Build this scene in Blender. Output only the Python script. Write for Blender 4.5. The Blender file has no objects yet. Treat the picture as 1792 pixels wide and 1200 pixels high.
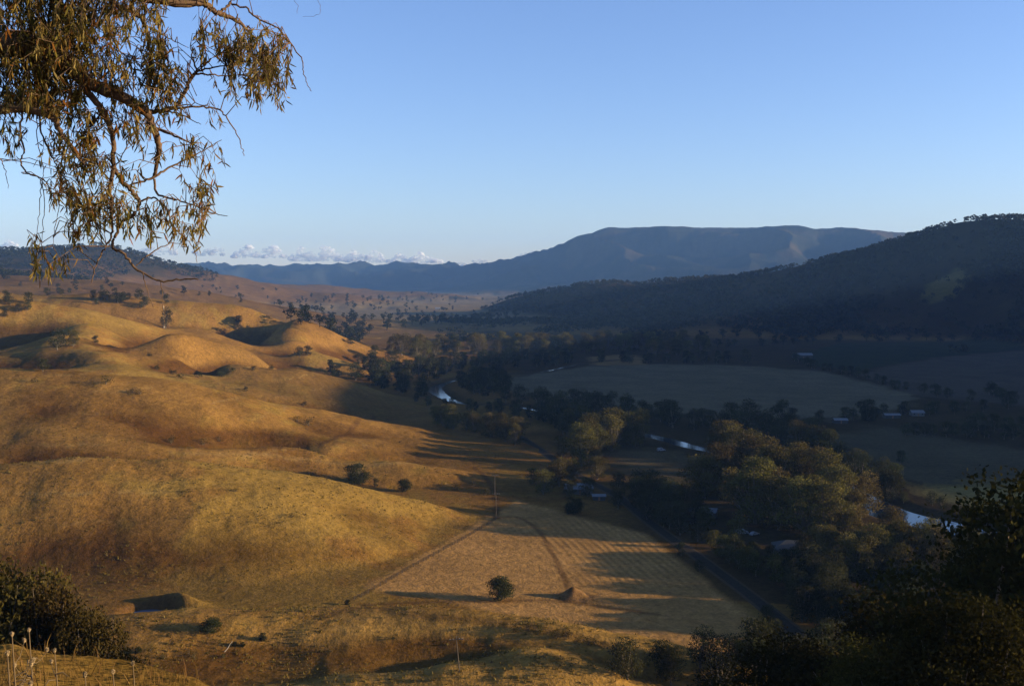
import bpy, math, random
import numpy as np
from mathutils import Vector
random.seed(7); RNG = np.random.default_rng(7)
SC = bpy.context.scene; COL = SC.collection
R = math.radians

# ------------------------------------------------------------------ camera
F = 1837.0; CX, CY, HOR = 896.0, 600.0, 492.0          # focal length / centre / horizon row in photograph pixels
PITCH = math.atan((CY-HOR)/F)
cam_d = bpy.data.cameras.new('camera'); cam = bpy.data.objects.new('camera', cam_d); COL.objects.link(cam)
cam_d.sensor_width = 36.0; cam_d.lens = 36.0*F/1792.0
cam_d.clip_start = 0.1; cam_d.clip_end = 120000
cam.location = (0, 0, 0); cam.rotation_euler = (R(90)-PITCH, 0, 0)
SC.camera = cam

# ------------------------------------------------------------------ light
HAZE = 3.8e-5
SUN_AZ, SUN_EL = 95.0, 9.3           # azimuth clockwise from the view direction (+Y)
world = bpy.data.worlds.new('World'); SC.world = world; world.use_nodes = True
wn = world.node_tree; bg = wn.nodes['Background']
sky = wn.nodes.new('ShaderNodeTexSky'); sky.sky_type = 'NISHITA'; sky.sun_disc = False
sky.sun_elevation = R(SUN_EL); sky.sun_rotation = R(SUN_AZ)
sky.altitude = 300; sky.air_density = 1.0; sky.dust_density = 0.4; sky.ozone_density = 2.8
tnt = wn.nodes.new('ShaderNodeVectorMath'); tnt.operation = 'MULTIPLY'; tnt.inputs[1].default_value = (0.98, 0.925, 1.15)   # camera white balance
wn.links.new(sky.outputs[0], tnt.inputs[0]); wn.links.new(tnt.outputs[0], bg.inputs[0]); bg.inputs[1].default_value = 0.093
sun_d = bpy.data.lights.new('sun', 'SUN'); sun = bpy.data.objects.new('sun', sun_d); COL.objects.link(sun)
sun_d.energy = 5.0; sun_d.angle = R(0.5); sun_d.color = (1.0, 0.79, 0.48)
sv = Vector((math.sin(R(SUN_AZ))*math.cos(R(SUN_EL)), math.cos(R(SUN_AZ))*math.cos(R(SUN_EL)), math.sin(R(SUN_EL))))
sun.rotation_euler = sv.to_track_quat('Z', 'Y').to_euler(); sun.location = (200, -50, 200)
SC.view_settings.view_transform = 'Standard'; SC.view_settings.look = 'None'
SC.view_settings.exposure = 1.42; SC.view_settings.gamma = 1.0
SC.cycles.max_bounces = 5; SC.cycles.transparent_max_bounces = 24

# ------------------------------------------------------------------ helpers
def tag(o, label=None, cat=None, group=None, kind=None):
    if label: o['label'] = label
    if cat: o['category'] = cat
    if group: o['group'] = group
    if kind: o['kind'] = kind
    return o
def mesh(name, V, Fc, mat=None, smooth=False, cols=None):
    V = np.asarray(V, dtype=np.float32).reshape(-1, 3)
    me = bpy.data.meshes.new(name)
    if isinstance(Fc, list) and len(Fc) and isinstance(Fc[0], np.ndarray): parts = Fc
    else: parts = [np.asarray(Fc)]
    tot = []; idx = []; 
    for p in parts:
        p = np.asarray(p, dtype=np.int32)
        if p.size == 0: continue
        idx.append(p.ravel()); tot.append(np.full(len(p), p.shape[1], dtype=np.int32))
    idx = np.concatenate(idx); tot = np.concatenate(tot)
    me.vertices.add(len(V)); me.vertices.foreach_set('co', V.ravel())
    me.loops.add(len(idx)); me.loops.foreach_set('vertex_index', idx)
    me.polygons.add(len(tot)); st = np.concatenate([[0], np.cumsum(tot)[:-1]]).astype(np.int32)
    me.polygons.foreach_set('loop_start', st); me.polygons.foreach_set('loop_total', tot)
    me.polygons.foreach_set('use_smooth', np.full(len(tot), smooth, dtype=bool))
    me.update(calc_edges=True)
    if cols is not None:
        a = me.color_attributes.new('tint', 'FLOAT_COLOR', 'POINT')
        c = np.ones((len(V), 4), dtype=np.float32); c[:, :cols.shape[1]] = cols; a.data.foreach_set('color', c.ravel())
    if mat: me.materials.append(mat)
    return me
def obj(name, me, parent=None, loc=None):
    o = bpy.data.objects.new(name, me); COL.objects.link(o)
    if parent: o.parent = parent
    if loc is not None: o.location = loc
    return o
def empty(name, loc=(0, 0, 0), rz=0, s=1.0):
    o = bpy.data.objects.new(name, None); COL.objects.link(o); o.location = loc
    o.rotation_euler = (0, 0, rz); o.scale = (s, s, s) if not hasattr(s, '__len__') else s
    o.empty_display_size = 0.5
    return o
def clone(root, loc, rz, s):
    r = root.copy(); COL.objects.link(r); r.location = loc; r.rotation_euler = (0, 0, rz); r.scale = s
    for ch in list(root.children):
        c = ch.copy(); COL.objects.link(c); c.parent = r
        for g in list(ch.children):
            d = g.copy(); COL.objects.link(d); d.parent = c
    return r

# numpy gradient noise
_perm = np.random.default_rng(3).permutation(512).astype(np.int64); _perm = np.concatenate([_perm, _perm])
_ga = np.random.default_rng(4).uniform(0, 2*np.pi, 512); _gx, _gy = np.cos(_ga), np.sin(_ga)
def noise(x, y):
    xi = np.floor(x).astype(np.int64); yi = np.floor(y).astype(np.int64); xf = x-xi; yf = y-yi
    u = xf*xf*xf*(xf*(xf*6-15)+10); v = yf*yf*yf*(yf*(yf*6-15)+10)
    def g(ix, iy, dx, dy):
        h = _perm[(_perm[ix & 511]+iy) & 511]; return _gx[h]*dx+_gy[h]*dy
    n = (g(xi, yi, xf, yf)*(1-u)+g(xi+1, yi, xf-1, yf)*u)*(1-v)+(g(xi, yi+1, xf, yf-1)*(1-u)+g(xi+1, yi+1, xf-1, yf-1)*u)*v
    return n*1.5
def fbm(x, y, s, oc=4, gain=0.5):
    x = x/s; y = y/s; a = 1.0; t = 0*x
    for k in range(oc): t = t+a*noise(x+17.3*k, y-9.1*k); x = x*2.03; y = y*2.03; a *= gain
    return t
def sstep(a, b, x): t = np.clip((x-a)/(b-a), 0, 1); return t*t*(3-2*t)

# ------------------------------------------------------------------ terrain control points: (row, column) of the photo at a chosen distance
cp, sp = math.cos(PITCH), math.sin(PITCH)
def P(px, py, d):
    X = (px-CX)/F; Y = (CY-py)/F
    dy = cp+Y*sp; dz = -sp+Y*cp
    return np.array([X*d/dy, d, dz*d/dy])
def proj(x, y, z):
    zc = y*cp-z*sp; yc = y*sp+z*cp
    return CX+F*x/zc, CY-F*yc/zc
FLOOR = -100.0
FOREST = []
def flatd(py): return FLOOR/P(CX, py, 1.0)[2]
ctrl = []
def crest(pts, behind=None, drop=None, step=22, sm=True):
    """pts: (px, py, d). behind: ratio of distance to the gully behind, drop: metres that gully lies below the crest"""
    pts = sorted(pts); a = np.array(pts, float)
    n = max(2, int((a[-1, 0]-a[0, 0])/step)+1)
    xs = np.linspace(a[0, 0], a[-1, 0], n)
    ys = np.interp(xs, a[:, 0], a[:, 1]); ds = np.exp(np.interp(xs, a[:, 0], np.log(a[:, 2])))
    k = np.array([.25, .5, .25])
    if n > 4 and sm: ys[1:-1] = np.convolve(ys, k, 'valid'); ds[1:-1] = np.convolve(ds, k, 'valid')
    for x, y, d in zip(xs, ys, ds):
        ctrl.append(P(x, y, d))
        if behind:
            q = P(x, y, d*behind); q[2] = max(FLOOR, P(x, y, d)[2]-drop); ctrl.append(q)
def gp_(px, py, d): ctrl.append(P(px, py, d))
def floor_pts(pts):
    for px, py in pts: ctrl.append(P(px, py, flatd(py)))
# spur A (nearest knoll with the pole)
crest([(-250,1084,280),(60,1089,268),(150,1078,268),(215,1072,266),(280,1060,268),(350,1050,270),(500,1038,272),(610,1028,275),(720,1036,272),(850,1054,268),(1000,1080,262),(1130,1104,256),(1250,1144,250),(1330,1179,242)],1.07,12)
crest([(-250,1200,225),(330,1160,240),(500,1130,248),(650,1148,240)])
crest([(480,1192,224),(600,1166,228),(700,1148,232),(800,1132,236),(880,1118,238),(960,1120,238),(1040,1146,234),(1110,1182,228)],1.05,2.5)
crest([(-250,1400,190),(300,1400,190),(700,1400,195),(1000,1420,190)])
# foot of the big hill behind spur A, the dam
crest([(-250,1060,312),(100,1065,308),(240,1072,305),(330,1068,305),(400,1062,308),(500,1052,312),(600,1042,325)])
# hill B
crest([(-250,835,370),(0,815,385),(150,796,395),(300,789,405),(400,804,410),(550,830,418),(700,862,425),(800,890,432)],1.09,15)
crest([(-250,950,335),(0,940,340),(300,930,345),(500,940,352),(650,960,362),(740,955,378)])
# spur C
crest([(430,800,482),(560,804,500),(660,806,510),(760,813,520),(860,832,528)],1.06,8)
# hill D
crest([(-250,660,560),(0,641,580),(100,641,585),(200,655,592),(300,668,602),(400,690,620),(500,710,640),(600,722,660),(700,735,668),(760,744,665),(820,765,640),(880,786,600)],1.10,19)
crest([(-250,800,460),(0,790,455),(150,785,465),(300,780,480),(400,782,500),(560,790,530),(700,795,560),(800,805,570)])
crest([(-250,735,505),(0,715,510),(200,715,520),(400,735,545),(560,752,580),(700,765,610)])
# lower dark spur E
crest([(330,660,735),(430,651,790),(500,644,850),(600,666,880),(700,694,865),(760,714,820),(820,736,770)],1.07,12)
crest([(330,690,700),(430,694,715),(560,712,745)])
# hill F
crest([(245,622,800),(270,592,840),(312,578,860),(380,596,870),(450,621,885),(490,641,900)],1.08,20)
crest([(300,620,800),(360,625,800),(420,640,815)]); crest([(300,645,765),(360,650,765),(430,648,800)])
crest([(200,648,700),(250,655,710),(300,664,712)])
# hill H
crest([(-250,520,960),(0,520,960),(94,534,960),(150,547,965),(200,557,985),(251,569,1010),(298,582,1020)],1.10,26)
crest([(-60,640,760),(0,640,760),(60,641,745),(110,640,735)]); crest([(-60,612,840),(0,612,840),(60,605,870),(100,590,900)]); gp_(30,570,930); gp_(80,572,930)
for a_ in ((128,566,900),(142,585,840),(152,600,800),(165,618,760),(185,635,725)): gp_(*a_)
for a_ in ((225,590,940),(225,608,900),(246,622,880),(258,640,815),(290,655,760),(200,600,870),(240,600,940),(265,605,950)): gp_(*a_)
# hill I and the knob
crest([(-250,500,1230),(0,512,1240),(50,514,1250),(200,515,1250),(285,524,1250),(365,534,1250),(435,545,1255),(485,558,1265),(552,581,1300),(600,598,1320),(650,607,1370)],1.10,22)
crest([(300,565,1120),(360,575,1110),(412,602,1060),(450,614,1060),(502,630,1075),(560,636,1110),(600,638,1150)])
for a_ in ((450,606,1170),(440,590,1250),(432,574,1310),(465,598,1220),(478,614,1130),(462,578,1310),(482,590,1230)): gp_(*a_)
for a_ in ((494,556,1230),(506,566,1170),(518,583,1120),(527,600,1085),(535,616,1060)): gp_(*a_)
for a_ in ((560,600,1190),(590,615,1200),(560,618,1150)): gp_(*a_)
# slopes far left, range K
crest([(-250,470,2300),(0,478,2300),(100,488,2200),(200,492,2100),(300,503,2050),(400,520,2200),(480,535,2500)])
crest([(-250,440,3500),(0,438,3600),(60,436,3600),(120,433,3600),(180,432,3600),(250,447,3700),(320,468,3900),(400,486,4300),(480,497,5200),(540,505,6500)],1.18,60)
# far plain
for px in range(420, 900, 40):
    for py in (513, 516, 522, 532, 545): 
        if px > 560-(py-513)*2 or py < 520: floor_pts([(px, py)])
# far range L and mountain M
crest([(-250,462,10500),(150,462,10500),(310,462,10500),(340,460,10500),(380,468,10500),(430,470,10500),(500,467,11000),(590,468,11000),(620,461,11000),(700,463,11000),(760,463,11000),(830,468,11000),(890,465,10800)],1.3,300)
crest([(150,508,8200),(400,508,8300),(640,508,8600),(840,506,8600)])
crest([(890,464,10200),(905,453,9600),(925,449,9400),(945,446,9200),(962,434,9000),(985,424,8850),(1000,418,8700),(1030,411,8550),(1048,404,8450),(1060,398,8400),(1085,400,8350),(1110,403,8300),(1138,398,8250),(1160,390,8200),(1185,393,8200),(1215,399,8200),(1260,400,8150),(1300,400,8100),(1350,398,8050),(1390,391,8000),(1425,397,8000),(1460,401,8000),(1510,399,7950),(1560,402,7900),(1640,406,7700),(1792,407,7500),(2050,410,7500)],1.3,350,step=13,sm=False)
crest([(900,500,7400),(1050,500,6600),(1250,500,6000),(1500,505,5600),(2050,505,5600)])
# dark wooded ridge R
crest([(800,559,3300),(830,548,3350),(880,529,3350),(960,509,3300),(1010,500,3250),(1060,493,3200),(1130,493,3100),(1200,492,3000),(1280,488,2850),(1340,482,2750),(1400,469,2650),(1450,454,2550),(1500,444,2480),(1545,431,2400),(1600,410,2300),(1650,396,2250),(1690,387,2200),(1740,389,2150),(1792,391,2100),(2050,402,1950)],1.14,60)
crest([(790,570,2900),(900,562,2550),(1000,560,2350),(1100,560,2150),(1200,566,2050),(1350,560,1980),(1500,560,1900),(1650,555,1820),(1792,550,1760),(2050,550,1650)])
crest([(1200,530,2450),(1350,520,2300),(1500,510,2200),(1650,490,2050),(1792,480,1950),(2050,480,1800)])
# valley floor
for py in (600, 612, 630, 655, 690, 740, 800, 870, 950, 1050, 1160, 1300):
    for px in range(60, 2060, 90):
        lim = {600:1000,612:950,630:740,655:860,690:880,740:900,800:960,870:920,950:830,1050:700,1160:1330,1300:1200}[py]
        if px >= lim: floor_pts([(px, py)])
floor_pts([(640,1040),(700,1004),(760,970),(820,936),(870,905),(900,880),(920,850),(760,668),(800,700),(840,720),(700,655),(640,648),(700,640),(660,625),(740,625),(640,600),(700,590),(800,585),(620,585),(580,565),(680,565)])
C = np.array(ctrl)
th = np.arctan2(C[:, 0], C[:, 1]); rr = np.hypot(C[:, 0], C[:, 1]); lr = np.log(rr); q = (C[:, 2]-FLOOR)/rr
# drop near-duplicates
keep = []
for i in range(len(C)):
    if all((th[i]-th[j])**2+(lr[i]-lr[j])**2 > 0.006**2 for j in keep): keep.append(i)
th, lr, q = th[keep], lr[keep], q[keep]
CC = 0.018; AX = 0.75
CJ = np.interp(lr, [6.8, 8.0], [CC, 0.006])
def kern(t1, l1, t2, l2): return np.sqrt(((t1-t2)*AX)**2+(l1-l2)**2+CJ**2)
A = kern(th[:, None], lr[:, None], th[None], lr[None]); n = len(th)
M = np.zeros((n+1, n+1)); M[:n, :n] = A-np.eye(n)*0.0015; M[:n, n] = 1; M[n, :n] = 1
W = np.linalg.solve(M, np.concatenate([q, [0]]))
TH0, TH1, LR0, LR1 = -0.56, 0.56, math.log(170), math.log(15000)
NT, NL = 520, 520
tg = np.linspace(TH0, TH1, NT); lg = np.linspace(LR0, LR1, NL)
QG = np.zeros((NT, NL))
for i in range(NT): QG[i] = kern(tg[i], lg[:, None], th[None], lr[None])@W[:n]+W[n]
def qlook(t, l):
    a = np.clip((t-TH0)/(TH1-TH0)*(NT-1), 0, NT-1.001); b = np.clip((l-LR0)/(LR1-LR0)*(NL-1), 0, NL-1.001)
    i = a.astype(int); j = b.astype(int); fa = a-i; fb = b-j
    return (QG[i, j]*(1-fa)+QG[i+1, j]*fa)*(1-fb)+(QG[i, j+1]*(1-fa)+QG[i+1, j+1]*fa)*fb
# ridge that runs on outside the right edge of the picture (it shades the valley)
RIDGE = np.array([(1025,2140,112),(1180,1800,100),(1290,1450,112),(1310,1130,130),(1310,900,142),(1300,760,160),(1300,680,150),(1300,560,126),(1300,400,84),(1300,260,74),(1300,60,78),(1300,-250,94),(1300,-800,113)], float)
def seg_ridge(x, y):
    best = np.full(x.shape, -1e9)
    for k in range(len(RIDGE)-1):
        a, b = RIDGE[k], RIDGE[k+1]; dx, dy = b[0]-a[0], b[1]-a[1]; L2 = dx*dx+dy*dy
        t = np.clip(((x-a[0])*dx+(y-a[1])*dy)/L2, 0, 1)
        D = np.hypot(x-a[0]-t*dx, y-a[1]-t*dy); h = a[2]+t*(b[2]-a[2])-0.46*np.sqrt(D*D+30*30)+0.46*30
        best = np.maximum(best, h)
    return best
def fore(x, y, r, t):
    """the bank the camera stands on"""
    px = np.where(y > 0.5, CX+F*x/np.maximum(y, 0.5), np.where(x > 0, 3000, -2000))
    s = np.interp(px, [-1500, 0, 120, 250, 330, 450, 700, 1000], [0.16, 0.222, 0.240, 0.262, 0.276, 0.315, 0.43, 0.52])
    r0 = 18.0+1.0*noise(px/160., px*0+3.3)
    z = -1.65-s*np.minimum(r, r0)-0.50*np.maximum(0, r-r0)
    z = z+0.06*np.sqrt(np.maximum(0, 0))
    back = -1.65+0.12*np.maximum(0, -y)
    w = sstep(-6, 3, y)
    return np.where(y < 3, np.minimum(back, 8)*(1-w)+z*w, z)
def smax(a, b, k): return 0.5*(a+b+np.sqrt((a-b)**2+k*k))
RIV_PX = [(1860,990),(1800,955),(1720,930),(1632,909),(1560,892),(1505,866),(1440,832),(1350,800),(1280,790),(1215,778),(1165,764),(1110,752),(1050,738),(980,722),(900,708),(830,706),(785,695),(762,676),(800,662),(870,656),(950,648),(1010,636),(1100,628)]
def on_floor(px, py): p = P(px, py, flatd(py)); return p[0], p[1]
RIV = np.array([on_floor(*p) for p in RIV_PX])
def smooth_line(A, n=8):
    A = np.asarray(A, float); out = []
    Q = np.vstack([2*A[0]-A[1], A, 2*A[-1]-A[-2]])
    for k in range(1, len(Q)-2):
        for t in np.linspace(0, 1, n, endpoint=False):
            out.append(0.5*((2*Q[k])+(-Q[k-1]+Q[k+1])*t+(2*Q[k-1]-5*Q[k]+4*Q[k+1]-Q[k+2])*t*t+(-Q[k-1]+3*Q[k]-3*Q[k+1]+Q[k+2])*t**3))
    out.append(A[-1]); return np.array(out)
RIVS = smooth_line(RIV, 5)
RIVW = np.interp(RIVS[:, 1], [400, 470, 560, 700, 860, 960, 1060, 1500], [14, 11, 7, 7, 4.5, 9, 4.5, 4])
def dline(x, y, L, w=None, lim=60):
    """distance to a polyline minus its half width"""
    best = np.full(x.shape, 1e6)
    m = (x > L[:, 0].min()-lim) & (x < L[:, 0].max()+lim) & (y > L[:, 1].min()-lim) & (y < L[:, 1].max()+lim)
    xs, ys = x[m], y[m]; b = np.full(xs.shape, 1e6)
    for k in range(len(L)-1):
        a, c = L[k], L[k+1]; dx, dy = c-a; L2 = dx*dx+dy*dy+1e-9
        t = np.clip(((xs-a[0])*dx+(ys-a[1])*dy)/L2, 0, 1)
        D = np.hypot(xs-a[0]-t*dx, ys-a[1]-t*dy)-(0 if w is None else w[k]); b = np.minimum(b, D)
    best[m] = b; return best
POND = P(262, 1082, 296); MOUND = P(1003, 1046, flatd(1050))
def height(x, y):
    x = np.asarray(x, float); y = np.asarray(y, float)
    r = np.hypot(x, y)+1e-6; t = np.arctan2(x, y); l = np.log(r)
    z = FLOOR+qlook(np.clip(t, TH0+.001, TH1-.001), l)*np.clip(r, 170, 14500)
    hi = sstep(0.8, 7, z-FLOOR)
    z = np.where(z < FLOOR+1.2, FLOOR+0.25*(z-FLOOR)*(z > FLOOR)+0*z, z)
    z = smax(z, FLOOR+0.3*(z > 1e9), 1.2)-0.4
    far = sstep(1500, 3500, r); vfar = sstep(5200, 7600, r)
    z = z+hi*(1-far)*(fbm(x*0.6+y*0.25, y, 85, 3)*3.0+fbm(x*1.2+y*.3, y*.6, 34, 2)*0.55+fbm(x, y, 16, 3)*0.45+fbm(x, y, 4.5, 2)*0.10)
    z = z+hi*far*(fbm(x, y, 260, 4)*11)
    rdg = 1-np.abs(fbm(x*1.0+y*0.35, y*0.45, 1000, 3, 0.45))*1.6
    z = z+vfar*sstep(20, 160, z-FLOOR)*(1-.85*sstep(400, 500, z-FLOOR))*(rdg-0.75)*150
    z = z+(1-hi)*fbm(x, y, 120, 2)*0.15
    z = smax(z, seg_ridge(x, y)+fbm(x, y, 180, 3)*7, 6)-0.0
    tp_ = FLOOR+6.5*(1-sstep(-130, 75, x))*(r < 900)*(1-sstep(560, 800, y)); z = np.where(r < 900, smax(z, tp_, 1.5)-0.6, z)
    # river channel, dam, spoil heap
    dr = dline(x, y, RIVS, RIVW, 60)
    z = z-2.6*(1-sstep(-5, 7, dr))*(r < 2500)
    e = np.hypot((x-POND[0])/8.5, (y-POND[1])/8.5)
    z = z*1.0-4.4*(1-sstep(0.35, 1.2, e))
    e2 = np.hypot((x-POND[0]-6.0)/9.0, (y-POND[1]-7+(x-POND[0]-6)*0.3)/4.0); z = z+3.4*np.exp(-e2**2*1.4)
    mm = np.hypot((x-MOUND[0])/5.0, (y-MOUND[1])/3.6); z = z+3.6*np.maximum(0, 1-mm)**0.9
    m2 = np.abs((y-MOUND[1]+1.0+(x-MOUND[0])*0.33)); z = z+0.9*np.exp(-(m2/2.0)**2)*sstep(1, 4, x-MOUND[0])*(1-sstep(9, 15, x-MOUND[0]))
    # the low bank that closes the ploughed field towards us
    nf = fore(x, y, r, t); nf = nf+fbm(x, y, 3.0, 3)*0.05*sstep(2, 6, r)*(r < 60)+fbm(x, y, 25, 3)*1.2*sstep(25, 50, r)
    wn_ = 1-sstep(185, 235, r)
    return np.where(r < 240, smax(nf, z, 2)-1.0*sstep(150, 235, r)*0-0.0, z)*1.0
def hgt(x, y): return float(height(np.array([x]), np.array([y]))[0])
# ------------------------------------------------------------------ materials
def nmat(name):
    m = bpy.data.materials.new(name); m.use_nodes = True; nt = m.node_tree
    for nd in list(nt.nodes): nt.nodes.remove(nd)
    out = nt.nodes.new('ShaderNodeOutputMaterial'); b = nt.nodes.new('ShaderNodeBsdfPrincipled')
    nt.links.new(b.outputs[0], out.inputs[0]); b.inputs['Roughness'].default_value = 0.9
    b.inputs['Specular IOR Level'].default_value = 0.15
    return m, nt, b
def nz(nt, scale, detail=4, rough=0.6, vec=None):
    n_ = nt.nodes.new('ShaderNodeTexNoise'); n_.inputs['Scale'].default_value = scale
    n_.inputs['Detail'].default_value = detail; n_.inputs['Roughness'].default_value = rough
    if vec: nt.links.new(vec, n_.inputs['Vector'])
    return n_
def mulcol(nt, a, fac_out, lo, hi):
    mr = nt.nodes.new('ShaderNodeMapRange'); mr.inputs['From Min'].default_value = 0.3; mr.inputs['From Max'].default_value = 0.7
    mr.inputs['To Min'].default_value = lo; mr.inputs['To Max'].default_value = hi
    nt.links.new(fac_out, mr.inputs['Value'])
    mx = nt.nodes.new('ShaderNodeVectorMath'); mx.operation = 'SCALE'
    nt.links.new(a, mx.inputs[0]); nt.links.new(mr.outputs[0], mx.inputs['Scale'])
    return mx.outputs[0]
def ground_mat():
    m, nt, b = nmat('ground'); tc = nt.nodes.new('ShaderNodeNewGeometry')
    at = nt.nodes.new('ShaderNodeAttribute'); at.attribute_name = 'tint'
    c = at.outputs['Color']
    dt = nt.nodes.new('ShaderNodeVectorMath'); dt.operation = 'DOT_PRODUCT'; dt.inputs[1].default_value = (0.979/2.9, 0.205/2.9, 0); nt.links.new(tc.outputs['Position'], dt.inputs[0])
    wob = nz(nt, 0.02, 3, 0.6, tc.outputs['Position']); ad = nt.nodes.new('ShaderNodeMath'); ad.operation = 'MULTIPLY_ADD'; ad.inputs[1].default_value = 0.9; nt.links.new(wob.outputs['Fac'], ad.inputs[0]); nt.links.new(dt.outputs['Value'], ad.inputs[2])
    m2p = nt.nodes.new('ShaderNodeMath'); m2p.operation = 'MULTIPLY'; m2p.inputs[1].default_value = 6.2832; nt.links.new(ad.outputs[0], m2p.inputs[0]); sn = nt.nodes.new('ShaderNodeMath'); sn.operation = 'SINE'; nt.links.new(m2p.outputs[0], sn.inputs[0])
    msk = nt.nodes.new('ShaderNodeMath'); msk.operation = 'SUBTRACT'; msk.inputs[0].default_value = 1.0; nt.links.new(at.outputs['Alpha'], msk.inputs[1])
    row = nt.nodes.new('ShaderNodeMath'); row.operation = 'MULTIPLY'; nt.links.new(sn.outputs[0], row.inputs[0]); nt.links.new(msk.outputs[0], row.inputs[1])
    rc = nt.nodes.new('ShaderNodeMath'); rc.operation = 'MULTIPLY_ADD'; rc.inputs[1].default_value = 0.17; rc.inputs[2].default_value = 1.0; nt.links.new(row.outputs[0], rc.inputs[0])
    rs = nt.nodes.new('ShaderNodeVectorMath'); rs.operation = 'SCALE'; nt.links.new(c, rs.inputs[0]); nt.links.new(rc.outputs[0], rs.inputs['Scale']); c = rs.outputs[0]
    n1 = nz(nt, 0.035, 5, 0.65, tc.outputs['Position']); n2 = nz(nt, 0.35, 5, 0.7, tc.outputs['Position']); n3 = nz(nt, 1.3, 4, 0.7, tc.outputs['Position'])
    c = mulcol(nt, c, n1.outputs['Fac'], 0.78, 1.22); c = mulcol(nt, c, n2.outputs['Fac'], 0.7, 1.28); c = mulcol(nt, c, n3.outputs['Fac'], 0.72, 1.28)
    nt.links.new(c, b.inputs['Base Color']); b.inputs['Roughness'].default_value = 1.0; b.inputs['Specular IOR Level'].default_value = 0.0
    bp = nt.nodes.new('ShaderNodeBump'); bp.inputs['Strength'].default_value = 0.8; bp.inputs['Distance'].default_value = 0.9
    bp2 = nt.nodes.new('ShaderNodeBump'); bp2.inputs['Strength'].default_value = 0.55; bp2.inputs['Distance'].default_value = 0.12
    sm_ = nt.nodes.new('ShaderNodeMapRange'); sm_.inputs['To Min'].default_value = 0.25; sm_.inputs['To Max'].default_value = 0.8; nt.links.new(at.outputs['Alpha'], sm_.inputs['Value']); nt.links.new(sm_.outputs[0], bp.inputs['Strength'])
    nt.links.new(n2.outputs['Fac'], bp.inputs['Height']); nt.links.new(n3.outputs['Fac'], bp2.inputs['Height'])
    bp3 = nt.nodes.new('ShaderNodeBump'); bp3.inputs['Strength'].default_value = 0.6; bp3.inputs['Distance'].default_value = 0.07; nt.links.new(row.outputs[0], bp3.inputs['Height']); nt.links.new(bp.outputs[0], bp3.inputs['Normal'])
    nt.links.new(bp3.outputs[0], bp2.inputs['Normal']); nt.links.new(bp2.outputs[0], b.inputs['Normal'])
    return m
GROUND = ground_mat()

# ------------------------------------------------------------------ land cover colours
def inpoly(px, py, poly):
    ins = np.zeros(px.shape, bool); k = len(poly); j = k-1
    for i in range(k):
        xi, yi = poly[i]; xj, yj = poly[j]
        c = ((yi > py) != (yj > py)) & (px < (xj-xi)*(py-yi)/(yj-yi+1e-9)+xi); ins ^= c; j = i
    return ins
def soft(x, y, poly, s=5.0):
    x = x+fbm(x, y, 25, 2)*s*0.8; y = y+fbm(x+99, y, 25, 2)*s*1.6; t = 0
    for a, b in ((0, 0), (s*.5, s), (-s*.5, s), (s*.5, -s), (-s*.5, -s)): t = t+inpoly(x+a, y+b, poly)*0.2
    return t
def gpoly(pts): return [on_floor(*p) for p in pts]
FIELD = gpoly([(640,1046),(870,905),(905,880),(1000,905),(1130,935),(1200,985),(1330,1090),(1345,1150),(1120,1128),(900,1090),(760,1062)])
BIGF = gpoly([(860,668),(930,655),(1020,642),(1160,637),(1300,640),(1440,650),(1530,672),(1600,690),(1590,712),(1480,735),(1300,732),(1160,722),(1040,712),(960,700),(900,688)])
F2 = gpoly([(1500,655),(1560,640),(1650,625),(1792,613),(2050,605),(2050,700),(1792,712),(1600,692)])
F3 = gpoly([(1440,770),(1540,745),(1792,790),(2050,800),(2050,870),(1792,850),(1600,845),(1520,800)])
F4 = gpoly([(1580,848),(1700,846),(1900,850),(1900,905),(1792,900),(1660,885)])
F5 = gpoly([(1060,790),(1130,785),(1220,800),(1230,830),(1180,850),(1110,840)])
F6 = gpoly([(1390,622),(1470,600),(1792,600),(1792,612),(1640,625),(1500,650),(1420,640)])
F7 = gpoly([(1030,625),(1080,621),(1120,622),(1130,638),(1040,640)])
F8 = gpoly([(930,1085),(1200,1000),(1345,1095),(1345,1160),(1200,1135)])
def mixc(c, col, w): return c*(1-w[:, None])+np.array(col)[None]*w[:, None]
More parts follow.
